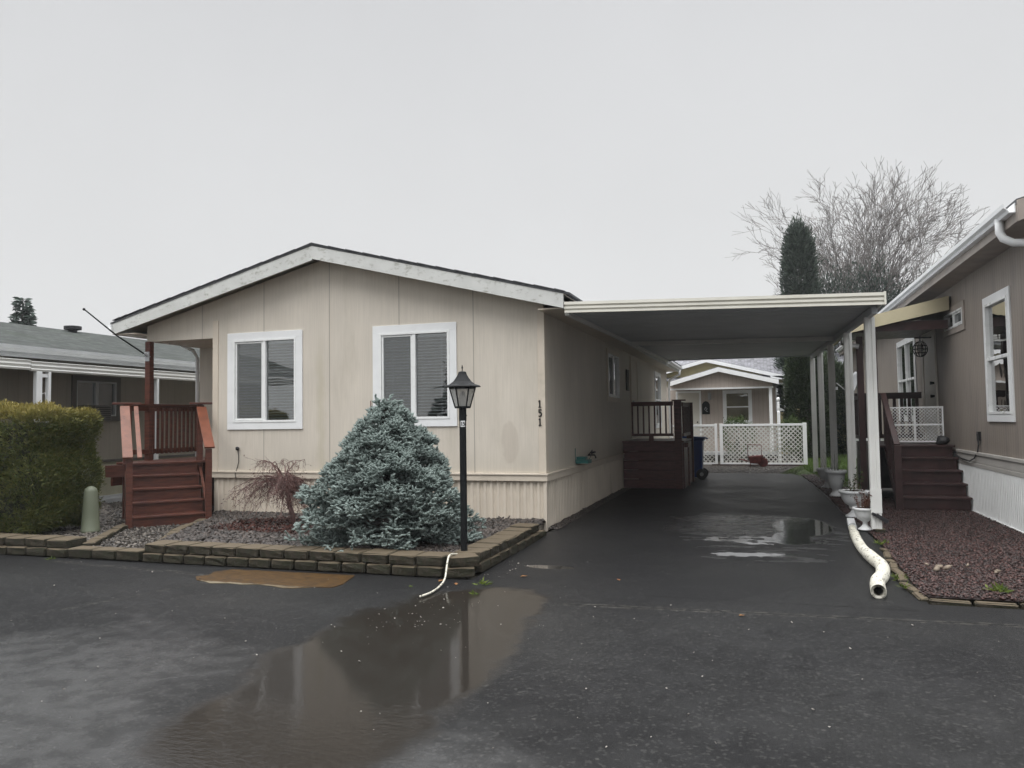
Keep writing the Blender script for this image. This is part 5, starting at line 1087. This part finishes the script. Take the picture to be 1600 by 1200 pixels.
th_ = math.atan2(-ly, -lx); ex = Vector((-math.sin(th_), math.cos(th_), 0)); on = Vector((math.cos(th_), math.sin(th_), 0)); c0 = Vector((lx, ly, 0))
TP = lambda a, d, z: tuple(c0+ex*a+on*(.0375+d)+Vector((0, 0, z)))
mb = MB(); mb.box(-.024, .024, 0, .004, 1.535, 1.60, TP); pn = mb.build('number_plate', 'white', LP)
digits('15', -.011, .0045, 1.547, .042, .022, 'black', pn, TP, True, .22, .002)

# ================================================================== BLUE SPRUCE
SPc = (-4.30, 8.42, .14)
SPR = thing('blue_spruce', SPc, 'broad blue-green spruce filling the bed in front of the right window', 'tree')
mb = MB(); mb.tube([(SPc[0]-.02, SPc[1], .1), (SPc[0]+.01, SPc[1]+.02, .8), (SPc[0]+.02, SPc[1], 1.45)], [.055, .035, .012], 8); mb.build('trunk', 'bark', SPR)
def spruce_radius(z, a):   # outline of the photographed tree, height above base
    zs_ = [0, .15, .35, .6, .85, 1.1, 1.35, 1.5, 1.65, 1.8]; rs = [.88, .96, .95, .86, .72, .56, .39, .26, .13, .04]
    r_ = np.interp(z, zs_, rs); lump = 1+.10*math.sin(3*a+z*5)+.07*math.sin(5*a-z*8+1.3)
    return r_*lump
tP, tD, tL, tR = [], [], [], []; br = MB()
nb_ = 0; z = .03
def tuftline(p, d, L, upw, bright):
    """a branchlet with tufts along it"""
    n_ = max(1, int(L/.045)); dd_ = d.copy(); q = p.copy()
    for j in range(n_):
        q = q+dd_*.045; dd_ = (dd_+Vector((random.gauss(0, .10), random.gauss(0, .10), upw+random.gauss(0, .06)))).normalized()
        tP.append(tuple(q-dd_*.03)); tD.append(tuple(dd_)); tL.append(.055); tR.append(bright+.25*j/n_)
        if random.random() < .75:
            s_ = dd_.cross(Vector((0, 0, 1))).normalized()*random.choice((-1, 1)); e_ = (dd_*.7+s_*.8+Vector((0, 0, random.uniform(-.1, .35)))).normalized()
            tP.append(tuple(q)); tD.append(tuple(e_)); tL.append(.05); tR.append(bright+.3*random.random())
while z < 1.66:
    nbr = int(17-z*5.5)
    for k in range(nbr):
        a = 2*math.pi*(k+random.random()*.9)/nbr+z*17; zb = z+random.uniform(-.04, .04); el = -.06+.55*max(0, zb/1.7)**1.6+random.uniform(-.10, .16)
        Rm = float(spruce_radius(min(1.75, zb+el*.5), a))*random.uniform(.80, 1.06)
        d = Vector((math.cos(a), math.sin(a), el)).normalized(); p = Vector((SPc[0], SPc[1], SPc[2]+max(.03, zb-.16*Rm))); pts_ = [p.copy()]; L = 0; step = .07; lift = random.uniform(0, .02)
        low = zb < .45 and math.cos(a-R(-68)) > .55       # open hollow low on the street side, right of centre
        if low and random.random() < .75: continue
        while L < Rm:
            p = p+d*step; L += step; d = (d+Vector((random.gauss(0, .035), random.gauss(0, .035), lift))).normalized(); pts_.append(p.copy())
            if L > Rm*.30 or z > 1.1:
                for sg in (-1, 1):
                    sdv = d.cross(Vector((0, 0, 1))).normalized()*sg
                    e_ = (d*.7+sdv*.7+Vector((0, 0, random.uniform(-.25, .45)))).normalized(); l_ = min(.20, (Rm-L)*.55+.06)*random.uniform(.6, 1.1)
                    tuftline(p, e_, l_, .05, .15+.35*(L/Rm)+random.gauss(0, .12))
                if random.random() < .6: tuftline(p, (d*.6+Vector((random.gauss(0, .3), random.gauss(0, .3), .8))).normalized(), .09, .0, .25+.3*(L/Rm))
        tuftline(p, d, .08, .10, .6)
        br.tube(pts_, [.011*(1-i/len(pts_))+.003 for i in range(len(pts_))], 4, False); nb_ += 1
    z += .058
for (dx, dz, h_) in ((0, 0, .30), (.05, .0, .2), (-.08, -.05, .16), (-.33, -.38, .26), (.2, -.3, .18)):   # leaders
    tuftline(Vector((SPc[0]+dx, SPc[1], SPc[2]+1.45+dz)), Vector((dx*.3, 0, 1)), h_, .1, .6)
for _ in range(6500):
    z = random.uniform(.02, 1.62); a = random.uniform(0, 6.283); Rr = float(spruce_radius(z, a))
    g = math.sin(a*7+z*13)+math.sin(a*4.3-z*17+2)+math.sin(z*25+a*3)*.7
    if g < -.15 or (z < .42 and math.cos(a-R(-68)) > .6 and random.random() < .8): continue
    if random.random() > Rr/1.0+.25: continue
    rr = Rr*(1-.22*random.random()**1.3)*(1+.03*g); ca, sa = math.cos(a), math.sin(a); el = .25+.5*z
    q = Vector((SPc[0]+ca*rr, SPc[1]+sa*rr, SPc[2]+z)); d = Vector((ca, sa, el)).normalized()
    for j in range(3):
        e_ = (d+Vector((random.gauss(0, .55), random.gauss(0, .55), random.gauss(0, .35)))).normalized()
        tP.append(tuple(q)); tD.append(tuple(e_)); tL.append(.07); tR.append(.30+.22*g+.2*random.random())
br.build('branches', 'bark', SPR)
tP, tD, tL = np.array(tP), np.array(tD), np.array(tL); tR = np.clip(np.array(tR), 0, 1); kp = (tP[:, 1] > 7.42) & (tP[:, 2] > .17); tP, tD, tL, tR = tP[kp], tD[kp], tL[kp], tR[kp]
print('spruce tufts', len(tP))
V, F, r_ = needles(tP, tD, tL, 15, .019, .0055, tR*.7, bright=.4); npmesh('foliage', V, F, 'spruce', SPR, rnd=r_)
Dn = unit(tD); A1 = unit(np.cross(Dn, rvec(len(Dn)))); A2 = np.cross(Dn, A1); ks = 5; ring = []
for (f_, rr) in ((.0, .006), (.25, .0115), (.75, .0105)):
    for q in range(ks): t_ = 2*math.pi*q/ks; ring.append(tP+Dn*(tL*f_)[:, None]+(A1*math.cos(t_)+A2*math.sin(t_))*rr)
ring.append(tP+Dn*(tL*1.02)[:, None]); CV = np.stack(ring, 1); fl = []
for h_ in range(2):
    for q in range(ks): q2 = (q+1) % ks; a_, b_, c_, d_ = h_*ks+q, h_*ks+q2, (h_+1)*ks+q2, (h_+1)*ks+q; fl += [(a_, b_, c_), (a_, c_, d_)]
fl += [(2*ks+q, 2*ks+(q+1) % ks, 3*ks) for q in range(ks)]; fl = np.array(fl); m_ = 3*ks+1
CF = (fl[None]+(np.arange(len(tP))*m_)[:, None, None]).reshape(-1, 3); cr_ = np.clip(np.repeat(tR*.75, m_)+np.tile(np.r_[np.full(ks, -.1), np.zeros(ks), np.full(ks, .12), .3], len(tP)), 0, 1)
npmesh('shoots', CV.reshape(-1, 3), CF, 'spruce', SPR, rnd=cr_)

# ================================================================== HEDGE
HG = thing('clipped_hedge', (-11, 8.6, .1), 'boxy clipped evergreen hedge with golden tips at the left edge', 'hedge')
def superbox(n, c, h, e=5):
    p = rng.uniform(-1, 1, (n, 3)); k = (np.abs(p)**e).sum(1)**(1/e); p = p/k[:, None]; nrm_ = unit(np.sign(p)*np.abs(p)**(e-1)); return p*h+c, nrm_
hc, hh = np.array([-11.12, 8.38, .97]), np.array([1.93, .52, .87])
P, Nn = superbox(20000, hc, hh, 11); keep = (P[:, 2] > .12) & ((Nn[:, 1] < .6)); P, Nn = P[keep], Nn[keep]
bump_ = .04*np.sin(P[:, 0]*7+P[:, 2]*5)+.035*np.sin(P[:, 2]*9-P[:, 0]*4)+.03*np.sin(P[:, 1]*8); P = P+Nn*(bump_-.05*rng.random(len(P)))[:, None]
low = np.clip((.45-P[:, 2])/.35, 0, 1); P = P-Nn*(low*.12)[:, None]
D = unit(Nn*.8+np.array([0, 0, .75])+rng.normal(size=P.shape)*.35)
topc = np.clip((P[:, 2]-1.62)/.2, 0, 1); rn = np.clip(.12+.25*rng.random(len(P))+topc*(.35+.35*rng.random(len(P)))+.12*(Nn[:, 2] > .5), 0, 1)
PP, DD, RR = [], [], []
for k in range(8):
    o_ = rng.normal(size=P.shape)*.026; PP.append(P+o_); DD.append(unit(D+rng.normal(size=P.shape)*.45)); RR.append(np.clip(rn+rng.normal(size=len(P))*.07, 0, 1))
V, F, r_ = leaves(np.concatenate(PP), np.concatenate(DD), .060, .013, np.concatenate(RR)); npmesh('foliage', V, F, 'hedge', HG, rnd=r_)
mb = MB(); mb.box(hc[0]-hh[0]+.16, hc[0]+hh[0]-.16, hc[1]-hh[1]+.14, hc[1]+hh[1]-.14, .2, 1.66); mb.build('inner_branches', mat('hedge_inner_twigs', (.018, .02, .012), .9, .4, 18, bump=.9, bs=40, bd=.02), HG, bevel=.08)
mb = MB()
for k in range(6): mb.tube([(-12.4+k*.5, 8.6, .1), (-12.4+k*.5+.05, 8.6, .5)], .04, 6)
mb.build('stems', 'bark', HG)

# ================================================================== generic branching
def branch(mb, p, d, L, r, depth, spread, up_=.0, seg=4, kids=3, decay=.68, tips=None, n0=5, wig=.12, minr=.003):
    pts_ = [p.copy()]; rs = [r]; q = p.copy(); dd_ = d.copy(); fork = []
    for i in range(seg):
        dd_ = (dd_+Vector((random.gauss(0, wig), random.gauss(0, wig), random.gauss(0, wig*.6)+up_))).normalized(); q = q+dd_*L/seg; pts_.append(q.copy()); rs.append(max(minr, r*(1-.55*(i+1)/seg))); fork.append((q.copy(), dd_.copy(), rs[-1]))
    mb.tube(pts_, rs, max(3, n0), False)
    if tips is not None and depth <= 1: tips.append((q.copy(), dd_.copy()))
    if depth == 0: return
    for k in range(kids+(1 if depth <= 2 and minr > .008 else 0)):
        i = random.randint(max(0, seg//3), seg-1) if k else seg-1; q, e, r1 = fork[i]
        s_ = e.orthogonal().normalized(); s_.rotate(Matrix.Rotation(random.uniform(0, 6.28), 3, e)); nd_ = (e+s_*spread*random.uniform(.5, 1.2)).normalized()
        branch(mb, q, nd_, L*decay*random.uniform(.75, 1.15), max(minr, r1*.72), depth-1, spread, up_, max(2, seg-1 if depth > 2 else seg-1), kids, decay, tips, n0-1, wig, minr)
# weeping maple
random.seed(11)
WM = thing('weeping_maple', (-6.32, 9.45, .15), 'small bare weeping maple with reddish twigs left of the spruce', 'tree')
mb = MB(); hd = Vector((-6.47, 9.45, .80)); mb.tube([(-6.30, 9.45, .1), (-6.31, 9.45, .3), (-6.37, 9.45, .45), (-6.38, 9.46, .6), (-6.42, 9.45, .74)], [.042, .036, .032, .03, .036], 8); mb.build('trunk', 'maplebark', WM, smooth=True)
mb = MB(); tips = []
for k in range(78):
    a = random.uniform(0, 6.28); left = .5-.5*math.cos(a); reach = (.34+.42*left)*random.uniform(.45, 1.1); upk = random.uniform(.0, .20) if k > 6 else .3; drop = random.uniform(.25, .62) if k > 6 else .0
    pts_ = []; jx, jy = random.uniform(-.06, .06), random.uniform(-.06, .06)
    for i in range(9):
        t = i/8; x = hd.x+.02+math.cos(a)*reach*t+jx*t; y = hd.y+math.sin(a)*reach*.8*t+jy*t; z = hd.z-.04+upk*math.sin(min(t*2.2, 1.57))-drop*max(0, t-.2)**1.5
        pts_.append(Vector((x+random.gauss(0, .012), y+random.gauss(0, .012), max(.2, z+random.gauss(0, .01)))))
    mb.tube(pts_, [.0095*(1-.75*i/8) for i in range(9)], 4, False)
    for i in range(2, 9):
        for _ in range(2):
            d = Vector((math.cos(a)*.5+random.gauss(0, .5), math.sin(a)*.4+random.gauss(0, .5), random.uniform(-1.1, .25))).normalized()
            branch(mb, pts_[i], d, random.uniform(.07, .17), .003, 1, .7, -.12, 3, 2, .6, tips, 4, .2, .0016)
mb.build('branches', 'maplebark', WM)
P = np.array([tuple(p) for p, d in tips]); P = P[rng.random(len(P)) < .22]; V, F, r_ = leaves(P, rvec(len(P))-np.array([0, 0, .6]), .035, .014); npmesh('withered_leaves', V, F, 'leafred', WM, rnd=r_)
P = scatter([(-7.25, 8.75), (-5.6, 8.6), (-5.5, 9.9), (-6.5, 10.2), (-7.3, 9.8)], 3200); P = np.column_stack([P, .165+.03*rng.random(len(P))]); V, F, r_ = leaves(P, rvec(len(P))*[1, 1, .25]+np.array([0, 0, .1]), .05, .016)
tag(npmesh('leaf_litter', V, F, 'leafred', rnd=r_), 'dark red fallen leaves under the weeping maple', 'leaves', kind='stuff')

# ================================================================== BIG BARE TREE
random.seed(8)
BT2 = thing('bare_tree', (4.9, 40, 0), 'large leafless spreading tree rising behind the carport roof', 'tree')
tr = MB(); brn = MB(); base = Vector((4.9, 40, 0)); tr.tube([base, base+Vector((0, 0, 1.2)), base+Vector((.1, 0, 2.6))], [.34, .28, .26], 10); tr.build('trunk', 'bark', BT2)
for k in range(38):
    a = 2.4*k+random.uniform(-.3, .3); rho = math.sqrt((k+.5)/38)*.93; tx, ty, tz = 3.9*rho*math.cos(a), 3.6*rho*math.sin(a), 2.2+9.2*math.sqrt(1-rho*rho)
    T_ = Vector((tx, ty, tz)); d = T_.normalized()
    d = (d+Vector((0, 0, .15))).normalized()
    branch(brn, base+Vector((.08*math.cos(a), 0, 1.9+random.random()*.7)), d, T_.length/2.15*random.uniform(.9, 1.05), .09, 5, .55, .004, 5, 3, .62, None, 6, .085, .0075)
brn.build('branches', 'twig', BT2); print('bare tree verts', len(brn.v))
# ------------------------------------------------------------------ evergreen masses
def evergreen(name, org, label, cat, lumps, n, L, Wd, m, trunk=True, group=None, dirup=.6, jit=.12, rlo=0., rhi=1.):
    """lumps: (cx,cy,cz,rx,ry,rz,weight) ellipsoids of sprays"""
    t = thing(name, org, label, cat, group); Ps, Ds, Rs = [], [], []
    tw_ = sum(l[6] for l in lumps)
    for (cx, cy, cz_, rx, ry, rz, w) in lumps:
        k = int(n*w/tw_); u = rvec(k); rad = 1-.22*rng.random(k)**1.5; lump = 1+.10*np.sin(u[:, 0]*9+cx)+.10*np.sin(u[:, 2]*11+u[:, 1]*7+cz_)
        P = np.array([cx, cy, cz_])+u*np.array([rx, ry, rz])*(rad*lump)[:, None]+rng.normal(size=(k, 3))*jit*.3
        Ps.append(P); Ds.append(unit(u+np.array([0, 0, dirup])+rng.normal(size=(k, 3))*.45)); Rs.append(np.clip(rlo+(rhi-rlo)*(.5*rng.random(k)+.5*(.5+.5*np.sin(u[:, 0]*13+u[:, 2]*9+cx*3))), 0, 1))
    P = np.concatenate(Ps); keep = P[:, 2] > .03; V, F, r_ = leaves(P[keep], np.concatenate(Ds)[keep], L*(.6+.8*rng.random(keep.sum())), Wd, np.concatenate(Rs)[keep]); npmesh('crown', V, F, m, t, rnd=r_)
    if trunk: mb = MB(); mb.tube([org, (org[0], org[1], max(l[2] for l in lumps))], [.14, .05], 7); mb.build('trunk', 'bark', t)
    return t
evergreen('arborvitae', (1.88, 35.6, 0), 'tall dark columnar conifer standing left of the bare tree', 'tree',
          [(1.88, 35.6, 3.0, 1.0, .9, 3.2, 3), (1.88, 35.6, 6.0, .72, .7, 3.4, 2), (1.85, 35.6, 8.2, .55, .5, 1.75, 1.2), (1.8, 35.6, 9.35, .28, .28, .5, .3)], 26000, .22, .05, 'cedar2', jit=.3)
evergreen('cedar_shrub', (1.75, 30.6, 0), 'dense dark cedar at the right end of the lattice fence', 'shrub',
          [(1.75, 30.6, 1.9, .78, .7, 2.1, 1), (1.55, 30.4, 3.2, .5, .5, 1.2, .5)], 30000, .15, .042, 'cedar', rlo=.1)
evergreen('evergreen_hedge', (3.8, 33.6, 0), 'dark evergreen hedge behind the lawn and the satellite dish', 'hedge',
          [(2.9, 33.4, 1.6, 1.1, .7, 2.2, 1), (4.6, 33.6, 1.7, 1.2, .8, 2.4, 1), (6.2, 33.9, 1.7, 1.3, .8, 2.6, 1), (7.9, 34, 1.7, 1.3, .8, 2.5, .8)], 60000, .18, .05, 'cedar', trunk=False)
evergreen('holly_thicket', (4.2, 39, 0), 'mid green bushy evergreen thicket under the bare tree crown', 'shrub',
          [(3.3, 38.5, 5.4, 1.4, 1.2, 3.0, 1), (5.1, 38.8, 5.6, 1.5, 1.2, 3.0, 1), (6.7, 39, 4.8, 1.4, 1.2, 2.8, .8), (2.6, 38, 5.6, .8, .8, 2.0, .4)], 15000, .20, .055, 'farfir', trunk=False, jit=.7)
evergreen('round_shrub', (-.72, 27.2, 0), 'clipped rounded green shrub behind the middle of the lattice fence', 'shrub', [(-.72, 27.2, .95, .55, .5, .62, 1)], 5000, .06, .022, 'boxwood', group='clipped shrubs behind the lattice fence')
evergreen('round_shrub', (1.05, 27.4, 0), 'clipped green shrub right of the white newel post', 'shrub', [(1.05, 27.4, .95, .45, .5, .58, 1)], 4000, .06, .022, 'boxwood', group='clipped shrubs behind the lattice fence')
def fir(name, org, Hh, Rb, label, n=60, m='farfir', dens=1.0, group=None):
    t = thing(name, org, label, 'tree', group); mb = MB(); mb.tube([org, (org[0], org[1], org[2]+Hh)], [Rb*.09, .02], 7); mb.build('trunk', 'bark', t)
    Ps, Ds = [], []; z = Hh*.06
    while z < Hh:
        rr = Rb*(1-z/Hh)**.85+.05
        for k in range(9):
            a = random.uniform(0, 6.28); L = rr*random.uniform(.65, 1.1); m_ = max(3, int(L*16*dens)); tt_ = rng.random(m_)
            dx, dy = math.cos(a), math.sin(a); P = np.column_stack([org[0]+dx*L*tt_, org[1]+dy*L*tt_, org[2]+z-.22*L*tt_+.05*Hh*.02*rng.normal(size=m_)])
            P += rng.normal(size=P.shape)*.05*Hh/8; Ps.append(P); Ds.append(np.column_stack([dx+rng.normal(size=m_)*.6, dy+rng.normal(size=m_)*.6, rng.normal(size=m_)*.3-.1]))
        z += Hh*.022
    P = np.concatenate(Ps); V, F, r_ = leaves(P, np.concatenate(Ds), .05*Hh, .017*Hh); npmesh('crown', V, F, m, t, rnd=r_); return t
fir('fir_tree', (-32.5, 26.9, 0), 7.6, 2.1, 'lone pointed fir above the grey-brown house roof at left', dens=1.5)
evergreen('distant_tree', (-24, 30.5, 0), 'rounded grey-green tree showing just under the porch header', 'tree', [(-25.5, 32, 3.8, 2.0, 1.5, 2.2, 1), (-23.2, 31, 3.6, 1.2, 1.2, 2.1, .8)], 5000, .35, .1, 'farfir')
# street side opposite, seen only in window panes and wet asphalt
OH = thing('opposite_house', (-4, -17, 0), 'low pale gabled house across the street, mirrored in the right window', 'house')
mb = MB(); wall(mb, lambda a, d, z: (a, -17+d, z), -8, .5, 0, lambda a: 2.9+1.2*(1-abs(a+3.75)/4.25), [(-6.5, -5, 1, 2.2), (-2, -.6, 1, 2.2)], breaks=(-3.75,)); mb.box(-8, .5, -30, -29.9, 0, 3); mb.build('wall', 'olive', OH)
mb = MB(); mb.hexa([(-8.6, -16.5, 2.75), (-3.75, -16.5, 4.2), (-3.75, -30, 4.2), (-8.6, -30, 2.75), (-8.6, -16.5, 2.9), (-3.75, -16.5, 4.35), (-3.75, -30, 4.35), (-8.6, -30, 2.9)]); mb.hexa([(-3.75, -16.5, 4.2), (1.1, -16.5, 2.75), (1.1, -30, 2.75), (-3.75, -30, 4.2), (-3.75, -16.5, 4.35), (1.1, -16.5, 2.9), (1.1, -30, 2.9), (-3.75, -30, 4.35)]); mb.build('roof', 'shingle_dark', OH)
fir('fir_tree', (-14.0, -16, 0), 8.5, 2.6, 'tall fir across the street, mirrored in the left window')
P = np.vstack([scatter([(-9, 3), (4, 3), (2.4, 7.3), (-9, 7.1)], 230), scatter([(-2.75, 7.3), (-2.5, 7.3), (-2.3, 10.5), (-2.78, 10.6)], 160), scatter([(-3.1, 5.4), (-2.3, 5.4), (-2.3, 6.5), (-3.0, 6.4)], 60), scatter([(-2.7, 8), (1.1, 8), (1.1, 14), (-2.7, 14)], 160)])
stones('road_grit', np.column_stack([P, np.full(len(P), .012)]), .0025+.006*rng.random(len(P))**3, 'grit', label='pale grit and petals strewn on the wet asphalt', cat='grit', kind='stuff')
# small litter
def leafobj(x, y, z, a, s, label, m='oldleaf'):
    V = np.array([[0, 0, 0], [.35, .28, .12], [.7, .2, .05], [1, 0, .1], [.7, -.22, .06], [.35, -.28, .10]])*s; c, s_ = math.cos(a), math.sin(a)
    V = np.column_stack([V[:, 0]*c-V[:, 1]*s_+x, V[:, 0]*s_+V[:, 1]*c+y, V[:, 2]+z]); V = np.vstack([V, V+[0, 0, .0015]])
    F = [(0, 1, 2, 3), (0, 3, 4, 5), (6, 9, 8, 7), (6, 11, 10, 9)]
    o = npmesh('fallen_leaf', V, np.array(F), m, org=(x, y, z), rnd=rng.random(12)); return tag(o, label, 'leaf', 'fallen leaves on the wet asphalt')
leafobj(-2.36, 7.55, .006, .4, .075, 'single reddish leaf on the driveway near the wall corner')
leafobj(-2.85, 7.02, .006, 2, .07, 'reddish leaf just right of the white hose')
leafobj(-3.08, 7.12, .006, 1.2, .08, 'reddish leaf against the block wall left of the hose')
leafobj(-.2, 6.5, .006, .3, .05, 'tan leaf by the asphalt seam in mid driveway')
leafobj(-1.35, 7.6, .006, 2.2, .06, 'pale thin leaf curl on the driveway centre')
def weed(x, y, z, s, n, label):
    P = np.tile([x, y, z], (n, 1))+rng.normal(size=(n, 3))*[s*.35, s*.35, 0]; D = unit(rng.normal(size=(n, 3))*[1, 1, .3]+[0, 0, .6]); V, F, r_ = leaves(P, D, s*(.5+.7*rng.random(n)), s*.22)
    tag(npmesh('weed', V, F, 'weed', org=(x, y, z), rnd=r_), label, 'weed', 'weeds in the cracks')
weed(-2.62, 7.14, .0, .07, 26, 'green weed tuft at the foot of the wall corner'); weed(-2.55, 6.72, 0, .05, 18, 'sparse yellow-green weed in the seam right of the hose')
weed(-3.25, 6.85, 0, .035, 12, 'tiny weed on the asphalt left of the hose'); weed(1.24, 8.25, .02, .08, 34, 'yellow-green weed growing beside the pipe bend')
weed(1.95, 7.75, .05, .09, 40, 'green weed clump on the front of the lava bed'); weed(1.22, 7.85, .02, .06, 24, 'weed between edging stones near the pipe mouth'); weed(1.36, 10.3, .04, .08, 30, 'weed tuft by the start of the stone edging')
weed(-8.2, 7.22, 0, .05, 22, 'small weed at the foot of the path sill')
weed(2.6, 7.6, .04, .07, 30, 'yellowing weed at the right edge of the lava bed')

# ================================================================== rain mist
hz = MB(); hz.box(-95, 95, -60, 130, -1.2, 22); ho = hz.build('haze', 'white')
ho.data.materials.clear(); hm = bpy.data.materials.new('rain_mist'); hm.use_nodes = True; t_ = hm.node_tree; t_.nodes.clear()
o_ = t_.nodes.new('ShaderNodeOutputMaterial'); v_ = t_.nodes.new('ShaderNodeVolumePrincipled'); v_.inputs['Color'].default_value = (.86, .88, .9, 1); v_.inputs['Density'].default_value = .0009; v_.inputs['Anisotropy'].default_value = .0
t_.links.new(v_.outputs[0], o_.inputs['Volume']); ho.data.materials.append(hm); tag(ho, 'thin rain mist filling the air', 'mist', kind='stuff')
